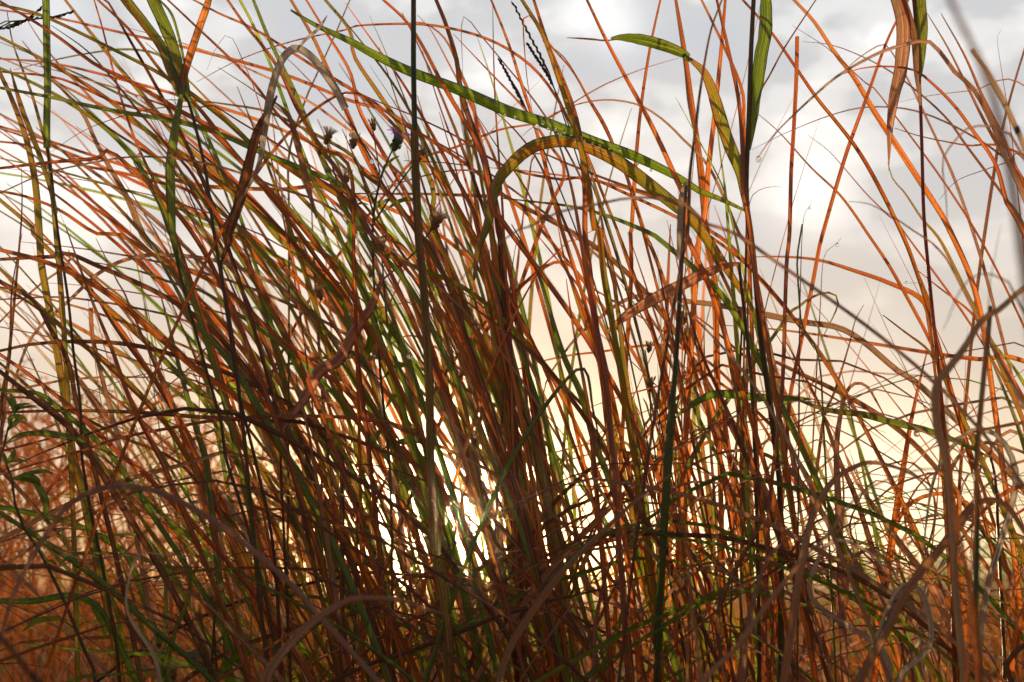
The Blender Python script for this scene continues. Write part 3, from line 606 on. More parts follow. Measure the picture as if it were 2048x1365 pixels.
def make_leaf(ty, w, flags, path, name='grass_blade', parent=None, label=None, group=None, cat='grass blade', origin=None):
    d = None; f = flags
    if f.startswith('d'):
        k = 1
        while k < len(f) and (f[k].isdigit() or f[k] == '.'): k += 1
        d = float(f[1:k]); f = f[k:]
    if d is None: d = rng.uniform(1.12, 1.48)
    tilt = rng.uniform(-.18, .18) if 'x' not in f else 0
    if 'x' not in f: path = grow_out(path)
    P = to3(path, d, tilt)
    if 'x' not in f: P = root_it(P)
    mb = MB(); wm = w / F * d
    if 's' in f: tube(mb, P, [wm * .38, wm * .45, wm * .5], ty, rng, n=60)
    else: ribbon(mb, P, wm, ty, rng, 'flat' if 'b' in f else 'leaf' if 'l' in f else 'down' if 'v' in f else 'blade', n=100 if 'x' not in f else 50)
    mat = M_stem if 's' in f else (M_dry if ty in 'TWDKP' else M_leaf)
    if parent is None:
        o = mb.build(name, mat, origin=Vector(P[-1]) if origin is None else origin)
        setp(o, label, cat, group)
    else: o = mb.build(name, mat, parent, origin=Vector(parent.location))
    return o, d, P
leaves = []; WS = 1.22
for ln in TR.strip().splitlines():
    a = [x.strip() for x in ln.split('|')]
    hd = a[0].split(); ty = hd[0]; w = float(hd[1]); fl = hd[2] if len(hd) > 2 else ''
    path = parse(a[1]); lab = a[2] if len(a) > 2 and a[2] else None
    leaves.append([ty, w * (1.0 if ty in 'TW' or w > 11 else WS), fl, path, lab])
AUTOS = defaultdict(list)
for ty, w, fl, path, lab in leaves:
    dead = ty in 'TWDP' and w >= 10
    o, _, _ = make_leaf(ty, w, fl, path, 'dry_leaf' if dead else 'grass_blade', label=lab, cat='dry leaf' if dead else 'grass blade', group='dry leaves in the grass' if dead else 'grass blades of the tussock')
    if not lab: AUTOS[auto_label(ty, w / (1.0 if ty in 'TW' or w > 12.4 else WS), path)].append((path[len(path) // 2][0], lambda s, o=o: o.__setitem__('label', s)))

# ------------------------------------------------------------------ jointed plants whose parts can be told apart
def plant(name, label, cat, root, parts, group=None):
    """parts: (part name, colour, width, flags, path) ; stems are round, leaves are blades"""
    e = bpy.data.objects.new(name, None); S.collection.objects.link(e); e.location = root; e.empty_display_size = .02
    setp(e, label, cat, group)
    for nm, ty, w, fl, pth in parts:
        if nm == 'stem':
            P = to3(parse(pth), D_, 0); P = P + [P[-1].lerp(Vector((root[0], root[1], -.01)), k) for k in (.35, .7, 1)]
            mb = MB(); wm = w / F * D_; tube(mb, P, [wm * .36, wm * .47, wm * .52], ty, rng, n=70, nodes=(.3, .55, .78))
            mb.build('stem', M_stem, e, origin=Vector(root))
        else: make_leaf(ty, w, 'd%.3f' % (D_ + rng.uniform(-.008, .004)) + 'x' + fl, parse(pth), name=nm, parent=e)
    return e
def rootof(px, py, Y, dx=0): p = at(px, py, Y); return (p.x + dx, Y, 0)
D_ = 1.12
plant('cane', 'tall round cane, dark above and olive below, standing just left of the low sun', 'cane', rootof(900, 1365, D_), [
    ('stem', (PAL['K'][0], (.06, .07, .03)), 15, '', '1 447,-300 447,0 447,200 447,400 452,700 455,900 475,1365; 4 500,300 520,600 540,1000 545,1365; 7 570,400 590,700 630,900 660,1365'),], None)
cane = bpy.data.objects['cane']
# the cane's lower stalk is a lighter sheath around it
mb = MB(); P = to3(parse('1 453,770 455,900 475,1365; 4 500,300 520,600 540,1000 545,1365; 7 570,400 590,700 630,900 660,1365'), D_, 0)
P = P + [P[-1].lerp(Vector((cane.location.x, D_, -.01)), k) for k in (.35, .7, 1)]
tube(mb, P, [17.5 / F * D_ * .5, 18 / F * D_ * .5, 20 / F * D_ * .5, 20 / F * D_ * .5], ((.80, .62, .09), (.66, .36, .10)), rng, n=70, nodes=(.02, .45))
mb.build('leaf_sheath', M_sheath, cane, origin=Vector(cane.location))
# stretch the stem's last point so that it runs inside the sheath
D_ = 1.2
plant('reed', 'dark stem right of centre carrying the long beaded leaf and the pointed green leaf', 'reed', rootof(1545, 1365, D_), [
    ('stem', 'K', 13, '', '2 480,-260 465,0 450,300 440,600 430,850 422,1100 440,1365; 5 470,250 500,600 540,900 580,1200 600,1365; 8 620,300'),
    ('leaf', 'G', 28, 'l', '2 520,-300 535,0 530,200 510,300 490,450 470,600 440,880'),
    ('leaf', 'G', 24, 'l', '0 1700,60 1850,150 2046,240; 1 200,310 430,420 700,520 1000,650 1250,730 1500,830 1700,900 1900,990 2046,1070; 2 150,1120 270,1165 430,1240'),
    ('leaf', 'M', 28, 'l', '4 800,330 825,140 880,0; 1 930,1080 1020,960 1110,880 1200,840 1350,825 1500,870 1650,950 1800,1060 1950,1180 2046,1260; 2 150,1340; 5 300,250 490,540'),
    ('leaf', 'G', 24, 'l', '1 1600,226 1680,222 1800,238 1950,283 2046,328; 2 60,335 105,362'),
    ('leaf_tip', 'D', 4, 'l', '1 1340,222 1420,226 1500,232 1560,238 1640,234'),
    ('leaf', 'M', 27, 'l', '2 70,330 120,370 180,430 230,550 280,720 330,860 380,980 405,1080 430,1280'),
    ])
D_ = 1.16
plant('reed', 'jointed reed at top left with two broad green leaves and a long hanging green leaf', 'reed', rootof(520, 1365, D_), [
    ('stem', 'K', 9, '', '0 1060,540 1110,620 1180,900 1210,1050 1250,1365; 3 1260,100 1300,350 1340,550 1370,750 1400,1000 1440,1365; 6 1460,300 1520,900 1560,1365'),
    ('leaf', 'M', 22, '', '0 560,-400 700,-60 830,120 940,270 1000,420 1060,560'),
    ('leaf', 'G', 28, '', '0 740,-420 880,-40 950,120 1010,270 1050,450 1090,600'),
    ('leaf', 'G', 6, '', '0 860,-60 930,0 1000,80 1040,200 1080,380 1110,570'),
    ('leaf', 'O', 16, 'v', '0 1300,-300 1220,0 1170,150 1120,300 1080,430 1062,545'),
    ])
D_ = 1.14
plant('reed', 'reed with the hanging green leaf, its dark stalk sloping down to the right', 'reed', rootof(470, 1365, D_), [
    ('stem', 'K', 8, '', '3 1025,140 1050,280 1090,430 1150,650 1220,900 1290,1150 1320,1365; 6 1400,300 1500,650 1580,1000 1620,1365'),
    ('leaf', 'G', 20, 'l', '0 1075,480 1050,620 1030,720 1000,950 1000,1100 1010,1365; 3 1020,100 1045,260'),
    ])
D_ = 1.18
plant('reed', 'reed at the left edge with a pale upright leaf and a dark sloping stalk', 'reed', rootof(250, 1365, D_), [
    ('stem', 'K', 7, '', '0 275,860 310,1100 340,1365; 3 400,450 430,750 470,1050 480,1365; 6 540,400 620,800 700,1365'),
    ('leaf', 'G', 16, '', '0 262,-300 270,0 275,250 280,500 275,700 276,870'),
    ('leaf', 'M', 11, '', '0 60,400 130,640 200,820 290,1080 325,1250'),
    ])
D_ = 1.06
plant('reed', 'dark stalk with a pale dry sheath near its top, greener below, right of centre', 'reed', rootof(1305, 1365, D_), [
    ('stem', (PAL['D'][0], (.10, .13, .02)), 13, '', 'g 1371,372 1366,440 1358,620 1346,800 1337,916 1325,1100 1314,1365'),
    ('dry_sheath', 'W', 15, '', 'g 1374,360 1366,380 1362,420 1360,470 1360,520'),
    ('leaf', 'G', 18, '', 'g 1352,700 1345,800 1337,916 1325,1100 1316,1300'),
    ])
D_ = 1.14
plant('reed', 'red-stemmed reed at top right with a folded orange dry leaf and a green leaf', 'reed', rootof(1890, 1365, D_), [
    ('stem', 'R', 9, '', '2 1380,-200 1400,0 1425,300 1440,600 1450,900 1460,1250; 5 1490,300 1530,700 1570,1100; 8 1620,400 1640,1365'),
    ('dry_leaf', 'P', 28, 'v', '2 1255,1000 1258,850 1265,720 1290,550 1325,400 1340,150 1290,-60 1240,-250'),
    ('dry_leaf', 'P', 16, '', '2 1440,620 1425,450 1400,200 1340,0 1300,-200'),
    ('leaf', 'G', 24, 'l', '2 1440,-320 1440,0 1450,150 1445,300 1428,500'),
    ])
D_ = 1.1
plant('reed', 'reed whose dry tan leaf folds over above its dark brown hanging blade', 'reed', rootof(560, 1365, D_), [
    ('stem', 'D', 8, '', '3 1290,215 1310,400 1340,620 1400,1000; 6 1500,100 1600,600 1640,1365'),
    ('dry_leaf', 'D', 22, 'l', '0 1620,560 1600,600 1510,760 1450,980 1400,1180 1340,1365; 3 1340,100 1290,225'),
    ('dry_leaf', 'W', 16, 'v', '3 1330,0; 0 1500,1000 1540,820 1570,620 1600,480 1650,350 1720,285 1790,310 1860,380 1960,520 2020,640'),
    ('dry_leaf', 'T', 13, 'l', '0 1590,585 1690,680 1740,850 1790,1050 1850,1280'),
    ('dry_leaf', 'W', 7, '', '0 1915,90 1860,170 1780,240 1740,300'),
    ])
D_ = 1.2
plant('reed', 'reed with a broad brown strap leaf rising to the right through the middle bundle', 'reed', rootof(640, 1365, D_), [
    ('stem', 'D', 7, '', '3 1650,1200 1640,1365; 6 1660,500 1700,1365'),
    ('dry_leaf', 'P', 25, 'l', '4 270,300 200,480 130,580 60,700 0,800; 3 1870,850 1790,1000 1650,1210'),
    ])
plant('reed', 'reed with the broad orange leaf bent level at centre right', 'reed', rootof(1480, 1365, D_), [
    ('stem', 'K', 9, '', '5 380,232 395,380 420,600 450,900 470,1300; 8 480,300 500,1365'),
    ('dry_leaf', 'P', 25, 'l', '4 1570,640 1700,530 1850,440 2046,340; 5 150,300 300,244 390,228'),
    ])
D_ = 1.22
plant('reed', 'reed with a level green leaf ending in a pale silver tip, low on the right', 'reed', rootof(1920, 1365, D_), [
    ('stem', 'K', 8, '', '5 1850,1365; 8 1880,200 1900,600 1920,1000 1930,1365'),
    ('leaf', 'G', 17, 'l', '5 0,1140 60,1085 150,1030 260,992 500,1012 800,1024'),
    ('leaf', 'G', 14, 'l', '5 680,1010 900,1085 1100,1110 1250,1150 1500,1210 1700,1290 1850,1365'),
    ])

# ------------------------------------------------------------------ grass seed spikes (dark, beaded)
def spike(label, pth, w, Y):
    P = to3(parse(pth), Y, 0); e = bpy.data.objects.new('seed_spike', None); S.collection.objects.link(e); base = root_it(P)
    e.location = (base[-1].x, base[-1].y, 0); setp(e, label, 'seed spike', 'dark seed spikes')
    mb = MB(); tube(mb, base, [.0006, .0009, .0012], 'K', rng, n=50, sides=5); mb.build('stem', M_stem, e, origin=Vector(e.location))
    mb = MB(); raw, L = catmull(P, 26)
    for i, p in enumerate(raw[1:-2]):
        t = (raw[i + 2] - raw[i]).normalized(); s = t.cross(Vector((0, 1, 0))).normalized() * (1 if i % 2 else -1)
        q0 = p + s * .0002; q1 = p - t * rng.uniform(.004, .007) + s * rng.uniform(.0003, .0009)
        tube(mb, [q0, (q0 + q1) / 2 + s * .0004, q1], [.0004, .0010, .0002], ((.14, .08, .05), (.20, .10, .05)), rng, n=5, sides=5)
    mb.build('spikelets', M_stem, e, origin=Vector(e.location))
for i, a in enumerate([('longer dark beaded seed spike leaning right of the hairpin blade', '1 1030,20 1100,160 1200,350 1270,520'), ('shorter dark beaded seed spike close under the longer one', '1 1115,260 1160,330 1230,440 1270,520'),
          ('dark beaded seed spike just below the thin arch, lower left of the other two', '1 950,350 1030,500 1110,650'), ('dark bristly seed spike at the top left corner, upper of two', '0 430,68 330,100 200,110 60,150 0,160'),
          ('dark bristly seed spike at the top left corner, lower of two', '0 240,50 170,110 60,160 -60,170')]):
    spike(a[0], a[1], 5, 1.3)

# ------------------------------------------------------------------ asters
def head(parent, c, axis, kind, r, name):
    """a flower or seed head: calyx cup, then petals or bristles; all in real thickness"""
    axis = axis.normalized(); x = axis.cross(Vector((0, 1, .1))).normalized(); y = axis.cross(x).normalized()
    org = Vector(parent.location)
    mb = MB(); rows = []; uvs = []; cs = []
    prof = [(-.9, .12), (-.75, .45), (-.4, .68), (0, .74), (.35, .70), (.5, .55)]
    for h, q in prof:
        rows.append([c + axis * h * r + (x * cos(k * pi / 5) + y * sin(k * pi / 5)) * q * r * .55 for k in range(11)]); uvs.append([(k / 10, h) for k in range(11)]); cs.append((.2, .2, .05))
    mb.strip(rows, uvs, cs, cs)
    for k in range(26):   # pointed bracts
        a = rng.uniform(0, 2 * pi); h = rng.uniform(-.6, .4); d = x * cos(a) + y * sin(a)
        p0 = c + axis * h * r + d * r * .36; p1 = p0 + axis * r * .38 + d * r * rng.uniform(.05, .22)
        ribbon(mb, [p1, (p0 + p1) / 2 + d * r * .06, p0], r * .17, 'G', rng, 'lance', n=4, fold=.2)
    cal = mb.build('calyx', M_calyx if kind == 'flower' else M_calyx_dry, parent, origin=org)
    mb = MB()
    if kind == 'flower':
        for k in range(30):
            a = 2 * pi * k / 30 + rng.uniform(-.1, .1); d = x * cos(a) + y * sin(a); sp = rng.uniform(.25, 1.0); cu = rng.uniform(-.5, .25)
            p0 = c + axis * r * .45 + d * r * .3; L = r * rng.uniform(1.3, 1.9)
            p1 = p0 + axis * L * .45 + d * L * sp * .45; p2 = p1 + axis * L * cu * .5 + d * L * sp * .5 + Vector((rng.uniform(-1, 1), 0, rng.uniform(-1, 1))) * r * .2
            ribbon(mb, [p2, p1, p0], r * .17, 'T', rng, 'leaf', n=8, fold=.25)
        mb.build('petals', M_petal, parent, origin=org); mb = MB()
        for k in range(26):
            a = rng.uniform(0, 2 * pi); d = x * cos(a) + y * sin(a); p0 = c + axis * r * .45 + d * r * .2; p1 = p0 + axis * r * rng.uniform(.5, .9) + d * r * .15
            tube(mb, [p1, (p0 + p1) / 2, p0], [r * .05, r * .03], 'O', rng, n=3, sides=4)
        mb.build('florets', M_floret, parent, origin=org)
    elif kind == 'fluff':
        for k in range(90):
            a = rng.uniform(0, 2 * pi); q = sqrt(rng.random()); d = x * cos(a) + y * sin(a); p0 = c + axis * r * .4 + d * r * .3 * q
            p1 = p0 + (axis * (1.15 - .4 * q) + d * q * .85) * r * rng.uniform(.9, 1.2)
            tube(mb, [p1, (p0 + p1) / 2 + axis * r * .06, p0], [r * .018, r * .022], 'W', rng, n=3, sides=3)
        mb.build('bristles', M_fluff, parent, origin=org)
    else:
        for k in range(20):
            a = rng.uniform(0, 2 * pi); q = rng.uniform(.5, 1); d = x * cos(a) + y * sin(a); p0 = c + axis * r * .4 + d * r * .35 * q
            p1 = p0 + (axis * 1.0 + d * q * .55) * r * rng.uniform(.8, 1.1)
            ribbon(mb, [p1, (p0 + p1) / 2 + d * r * .08, p0], r * .17, 'O', rng, 'lance', n=5, fold=.3)
        mb.build('bracts', M_fluff if kind == 'pale' else M_floret, parent, origin=org)
def lance(mb, base, tip, w, ty='G', sag=.15):
    m = (base + tip) / 2 + Vector((0, 0, (tip - base).length * sag)); ribbon(mb, [tip, m, base], w, ty, rng, 'lance', n=9, fold=.25)
def aster(label, root_px, stems, heads, leaves_px, Y, name='aster'):
    e = bpy.data.objects.new(name, None); S.collection.objects.link(e); rp = rootof(root_px[0], root_px[1], Y); e.location = rp
    setp(e, label, 'wildflower', 'asters among the grass')
    for i, (ty, w, pth) in enumerate(stems):
        P = to3(parse(pth), Y, 0)
        if i == 0: P = P + [P[-1].lerp(Vector((rp[0], Y, -.01)), k) for k in (.35, .7, 1)]
        mb = MB(); tube(mb, P, [w / F * Y * .4, w / F * Y * .5], ty, rng, sides=6); mb.build('stem' if i == 0 else 'branch', M_stem, e, origin=Vector(rp))
    for kind, (px, py), (ax, az), r in heads:
        h = bpy.data.objects.new('flower' if kind == 'flower' else 'seed_head', None); S.collection.objects.link(h)
        h.parent = e
        c = at(px, py, Y); h.location = c - Vector(rp)
        class PP: pass
        # children of the head are the plant's sub-parts, in the head's own space
        before = set(bpy.data.objects); fake = PP(); fake.location = c
        tmp = head_parts(c, Vector((ax, -.25, az)), kind, r * 1.35 / F * Y)
        for nm, mbb, mat in tmp: mbb.build(nm, mat, None, origin=c); 
        for o in set(bpy.data.objects) - before: o.parent = h; o.location = (0, 0, 0)
    for (x0, y0), (x1, y1), w in leaves_px:
        mb = MB(); lance(mb, at(x0, y0, Y), at(x1, y1, Y + rng.uniform(-.03, .03)), w / F * Y); mb.build('leaf', M_leaf, e, origin=Vector(rp))
def head_parts(c, axis, kind, r):
    got = []
    real = MB.build
    class Cap(Exception): pass
    def cap(self, name, mat, parent=None, origin=None): got.append((name, self, mat)); return None
    MB.build = cap
    try:
        class Q: location = (0, 0, 0)
        head(Q, c, axis, kind, r, '')
    finally: MB.build = real
    return got
aster('branching aster with one ragged purple flower and several dried seed heads, left of the cane', (790, 1365), [
    ('S', 6, 'g 770,330 752,395 745,470 750,600 762,760 780,950 785,1200 788,1365'), ('S', 4, 'g 789,292 778,315 765,345'), ('S', 4, 'g 708,315 722,350 745,420 750,450'), ('S', 4, 'g 655,290 670,350 700,420 748,500'),
    ('S', 4, 'g 836,315 815,345 790,380 752,440'), ('S', 4, 'g 868,452 855,470 830,505 765,560'), ('S', 3, 'g 692,365 700,400 712,450 748,520'), ('S', 3, 'g 745,255 752,300 760,360 750,400'), ('S', 4, 'g 762,500 765,530 770,600 775,650'), ('S', 3, 'g 640,585 645,620 700,700 760,760')],
    [('flower', (793, 287), (.35, 1), 15), ('fluff', (872, 446), (.55, 1), 14), ('fluff', (841, 312), (.6, .9), 12), ('pale', (707, 285), (.1, 1), 12), ('fluff', (655, 277), (.3, 1), 12), ('pale', (692, 358), (.15, 1), 11), ('dry', (747, 252), (-.2, 1), 9), ('dry', (762, 495), (.1, 1), 12), ('fluff', (640, 590), (-.3, 1), 10), ('dry', (640, 300), (-.1, 1), 9), ('dry', (742, 545), (.2, 1), 9)],
    [((765, 345), (800, 312), 6), ((770, 380), (735, 352), 5), ((750, 420), (790, 400), 7), ((765, 425), (840, 400), 9), ((748, 470), (700, 450), 6), ((750, 500), (775, 470), 5), ((700, 420), (738, 410), 5), ((820, 505), (778, 485), 5), ((700, 700), (678, 520), 14), ((748, 640), (735, 720), 14),
     ((760, 640), (800, 690), 12), ((755, 600), (720, 590), 9), ((762, 760), (820, 730), 10), ((775, 850), (740, 900), 10), ((760, 900), (880, 895), 13), ((775, 700), (790, 640), 10), ((650, 560), (668, 590), 8), ((765, 540), (795, 500), 7), ((745, 760), (700, 700), 9), ((770, 820), (800, 790), 9)], 1.3)
aster('small dried brown aster with two spiky heads standing in the gap right of centre', (1330, 1365), [
    ('S', 4, 'g 1300,790 1303,850 1315,950 1325,1100 1330,1365'), ('S', 4, 'g 1372,690 1368,730 1362,780 1340,860 1318,960'), ('S', 3, 'g 1290,700 1296,740 1301,800'), ('S', 3, 'g 1362,650 1366,670 1370,700')],
    [('dry', (1300, 772), (0, 1), 11), ('dry', (1372, 682), (.2, 1), 14), ('dry', (1298, 697), (.1, 1), 8), ('dry', (1366, 640), (.1, 1), 10)],
    [((1303, 850), (1285, 795), 4), ((1308, 900), (1330, 860), 4), ((1300, 820), (1322, 800), 3), ((1315, 940), (1288, 905), 7), ((1362, 780), (1385, 750), 4), ((1350, 830), (1385, 770), 5)], 1.36)
aster('dead brown aster with clustered heads in the shaded lower left', (435, 1365), [
    ('S', 6, 'g 427,1210 428,1260 432,1330 436,1365'), ('S', 4, 'g 400,1235 410,1270 430,1310')],
    [('dry', (427, 1203), (.1, 1), 18), ('dry', (398, 1232), (-.4, 1), 11), ('fluff', (345, 1350), (0, 1), 12)], [((430, 1290), (480, 1262), 10), ((428, 1320), (370, 1308), 9), ((440, 1350), (515, 1302), 18)], 1.25)
def seedling(label, root_px, stem, leaves_px, Y):
    e = bpy.data.objects.new('leafy_weed', None); S.collection.objects.link(e); rp = rootof(root_px[0], root_px[1], Y); e.location = rp; setp(e, label, 'weed')
    P = to3(parse(stem), Y, 0); P = P + [P[-1].lerp(Vector((rp[0], Y, -.01)), k) for k in (.5, 1)]
    mb = MB(); tube(mb, P, [.0008, .0015, .0022], 'K', rng, sides=7); mb.build('stem', M_stem, e, origin=Vector(rp))
    for pth, w in leaves_px:
        Q = to3(parse(pth), Y + rng.uniform(-.02, .02), 0); mb = MB(); ribbon(mb, Q, w / F * Y, 'G', rng, 'lance', n=14, fold=.25); mb.build('leaf', M_leaf, e, origin=Vector(rp))
seedling('dark-stemmed leafy weed with narrow curved green leaves at the left edge', (235, 1500), 'a 190,560 120,640 100,760 40,900 10,1000 60,1180 150,1400; e 130,-60 230,60 330,230 430,420 560,700 700,1050 780,1290', [
    ('a 215,545 180,580 150,620 130,650', 9), ('a 110,450 140,520 150,570 140,640', 10), ('a 60,480 110,530 135,590 130,650', 11), ('a 390,590 300,580 200,600 120,660', 6), ('a 310,550 250,555 180,585 130,650', 6),
    ('a 280,740 250,700 180,680 100,700 95,800', 9), ('a 215,680 160,740 110,790 85,830', 11), ('a 950,985 800,920 600,870 400,850 200,870 90,930 20,1010', 13), ('a 150,1000 140,1060 90,1130 60,1180', 10), ('a 20,1040 50,1110 70,1190', 9),
    ('a 280,1145 200,1130 120,1140 70,1170', 7), ('a 550,1270 450,1240 250,1270 150,1310', 9), ('a 400,1400 380,1340 300,1310 170,1310 100,1330', 17), ('6 255,430 270,330 230,230 180,180 100,170', 15),
    ('e 490,10 520,90 570,240', 6), ('e 850,235 720,230 620,240 540,280 480,340 470,400', 8), ('e 380,290 430,300 470,340', 6), ('e 180,880 300,790 450,770 600,790', 12), ('e 860,940 840,800 760,680 720,600', 13)], 1.15)
seedling('small green weed with a pointed lance leaf low in front of the dead aster', (445, 1500), 'e 1760,700 1750,900 1730,1290', [('e 2048,1035 1950,1070 1850,1130 1780,1200', 16), ('e 1450,1050 1600,1070 1700,1110 1740,1130', 10), ('e 1960,870 1860,890 1780,950', 7)], 1.2)
seedling('pair of green leaves lying behind the cane left of the low sun', (700, 1500), 'g 715,1000 712,1180 705,1365', [('7 260,620 200,640 100,680 0,730', 11), ('7 190,480 120,475 60,490 10,510', 13), ('7 100,520 200,550 250,580', 9), ('7 460,160 400,190 350,215', 9), ('7 900,780 880,720 800,690 740,680', 10)], 1.4)

# ------------------------------------------------------------------ dew
def drop(px, py, r, Y, label, group='dewdrops on the grass'):
    c = at(px, py, Y); rr = r / F * Y; vs = [c + Vector((0, 0, rr * 1.35))]; fs = []; nu, nv = 14, 9
    for i in range(1, nv):
        th = pi * i / nv
        for j in range(nu):
            ph = 2 * pi * j / nu; k = sin(th) * rr * (1 - .12 * (1 + cos(th)) * .9)
            vs.append(c + Vector((cos(ph) * k, sin(ph) * k, cos(th) * rr * (1.25 if i < 4 else 1))))
    vs.append(c - Vector((0, 0, rr)))
    for j in range(nu):
        fs.append((0, 1 + j, 1 + (j + 1) % nu)); fs.append((len(vs) - 1, len(vs) - 1 - nu + (j + 1) % nu, len(vs) - 1 - nu + j))
        for i in range(nv - 2):
            a = 1 + i * nu; fs.append((a + j, a + nu + j, a + nu + (j + 1) % nu, a + (j + 1) % nu))
    me = bpy.data.meshes.new('dewdrop'); me.from_pydata([tuple(v - c) for v in vs], [], fs); me.materials.append(M_drop); me.polygons.foreach_set('use_smooth', [True] * len(fs))
    o = bpy.data.objects.new('dewdrop', me); S.collection.objects.link(o); o.location = c; setp(o, label, 'dewdrop', group)
drop(1517, 320, 6.5, 1.0, 'bright dewdrop hanging from the tip of the grey-brown arching blade')
drop(1674, 491, 4, 1.25, 'dewdrop on a fine twig in the grey sky above the curled loop')
drop(1619, 417, 3.2, 1.25, 'tiny dewdrop on a hair-thin tip beside the broken upright stem')
drop(279, 196, 5, 1.2, 'dewdrop in the upper left tangle, above a thin red blade')
drop(278, 312, 4.5, 1.2, 'dewdrop where a red stem meets a level blade, upper left')
drop(322, 329, 4, 1.2, 'small dewdrop just left of the hanging green leaf')
drop(819, 712, 6.5, 1.12, 'dewdrop at the end of a short green leaf left of the cane')
drop(744, 323, 5, 1.1, 'dewdrop below the purple aster on a grey stem')
drop(1833, 868, 7, 1.2, 'dewdrop under the green leaf at lower right')
drop(1813, 566, 3, 1.25, 'tiny dewdrop on a short twig above the joint of the level rust blade')
drop(1074, 255, 7, 1.19, 'largest dewdrop hanging under the long beaded green leaf')
drop(567, 1272, 5, 1.2, 'glinting dewdrop in the shaded grass at the bottom left')
drop(950, 873, 4, 1.2, 'dewdrop on a bent stem just above the low sun')
k = 0
for i in range(17):
    t = i / 16; x = 1085 + t * 150; y = 248 + t * 62 + 6 * sin(i * 2.1)
    if i < 17: drop(x + rng.uniform(-3, 3), y + 1.5 * (i % 2) - (0 if i % 3 else 2), rng.uniform(2.2, 4.2), 1.185, ['first', 'second', 'third', 'fourth', 'fifth', 'sixth', 'seventh', 'eighth', 'ninth', 'tenth', 'eleventh', 'twelfth', 'thirteenth', 'fourteenth', 'fifteenth', 'sixteenth', 'seventeenth'][i] + ' bead from the left in the dew row under the long green leaf')
for n_, (x, y, q) in enumerate([(1240, 300, 3), (1275, 328, 3), (1302, 341, 3), (1355, 362, 3), (1148, 416, 4), (1030, 235, 3), (1010, 231, 3)]):
    drop(x, y, q, 1.185, ['first stray dew bead right of the row on the long green leaf', 'second stray dew bead right of the row on the long green leaf', 'third stray dew bead right of the row on the long green leaf', 'stray dew bead near the right end of the long green leaf', 'dew bead sparkling on the green blade below the drooping mottled leaf', 'nearer stray dew bead left of the row on the long green leaf', 'leftmost stray dew bead on the long green leaf'][n_])

# ------------------------------------------------------------------ the rest of the tussock: leaves that follow the lean of the grass
GX = [0, 400, 700, 1000, 1300, 1600, 2048]; GY = [0, 500, 900, 1365]
GA = [[58, 50, 36, 22, 20, 30, 34], [48, 42, 32, 20, 15, 27, 32], [36, 32, 27, 16, 11, 20, 28], [32, 26, 18, 6, 4, 12, 18]]
def lean(x, y):
    x = min(2047, max(1, x)); y = min(1364, max(1, y))
    i = max(k for k in range(len(GX)) if GX[k] <= x); i = min(i, len(GX) - 2); j = max(k for k in range(len(GY)) if GY[k] <= y); j = min(j, len(GY) - 2)
    u = (x - GX[i]) / (GX[i + 1] - GX[i]); v = (y - GY[j]) / (GY[j + 1] - GY[j])
    return (GA[j][i] * (1 - u) + GA[j][i + 1] * u) * (1 - v) + (GA[j + 1][i] * (1 - u) + GA[j + 1][i + 1] * u) * v
def lead(x, top, r, off=None, curl=None):
    """path from the bottom of the view upwards, following the lean; returned tip first"""
    off = r.gauss(0, 7) if off is None else off; curl = r.gauss(0, .012) if curl is None else curl
    y = 1400.0; pts = [(x, y)]; k = 0
    while y > top and len(pts) < 26 and -200 < x < 2250:
        a = RAD(min(88, max(-70, lean(x, y) + off + curl * (1400 - y)))); x -= sin(a) * 75; y -= cos(a) * 75; pts.append((x, y))
        if cos(a) < .12: break
    return pts[::-1]
def ceiling(x):
    """how high the thick of the grass reaches, by place"""
    xs = [0, 350, 600, 900, 1010, 1150, 1300, 1450, 1600, 1750, 2048]; ys = [430, 380, 160, 60, 40, 520, 430, 200, 420, 480, 330]
    i = max(k for k in range(len(xs)) if xs[k] <= min(2047, max(0, x))); i = min(i, len(xs) - 2); u = (min(2048, max(0, x)) - xs[i]) / (xs[i + 1] - xs[i])
    return ys[i] * (1 - u) + ys[i + 1] * u
ZONE = [(500, 'left-hand'), (800, 'left-of-cane'), (1150, 'middle'), (1500, 'right-of-centre'), (3000, 'right-hand')]
def infill(r, x, top, Y, w, ty, mb=None, off=None, curl=None, n=30, prof='blade'):
    path = lead(x, top, r, off, curl)
    if len(path) < 3: return None
    for (ax, ay), (bx, by) in zip(path, path[1:]):      # the thin place in the tussock where the sun comes through
        mx, my = (ax + bx) / 2, (ay + by) / 2; u = (mx - 905) - (my - 1010) * .36
        if abs(u) < 40 and 960 < my < 1100 and r.random() < .7: return None
        if my < 1030 and 1110 < mx < 1330 and r.random() < .30: return None
        if my < 1080 and mx > 1400 and r.random() < .12: return None
        if 420 < my < 940 and mx < 360 and r.random() < .16: return None
        if abs(u) < 170 and 880 < my < 1130 and r.random() < .16: return None
    if r.random() < .13 and len(path) > 8 and not 700 < x < 1300:              # snapped over part-way up
        k = r.randint(3, len(path) - 4); hx, hy = path[k]; sg = r.choice((-1, 1)); L = r.uniform(120, 330); dr = r.uniform(-.2, 1.1)
        path = [(hx + sg * L, hy + dr * L), (hx + sg * L * .5, hy + dr * L * .35), (hx + sg * 7, hy - 3)] + path[k:]
    P = root_it(to3(path, Y, r.uniform(-.12, .12))); own = mb is None; mb = mb or MB()
    ribbon(mb, P, w / F * Y, ty, r, prof, n=n); return mb, P, path
ri = random.Random(5); types = 'RRRRRMMMMGGGGGDDDOTY'
cnt = 0
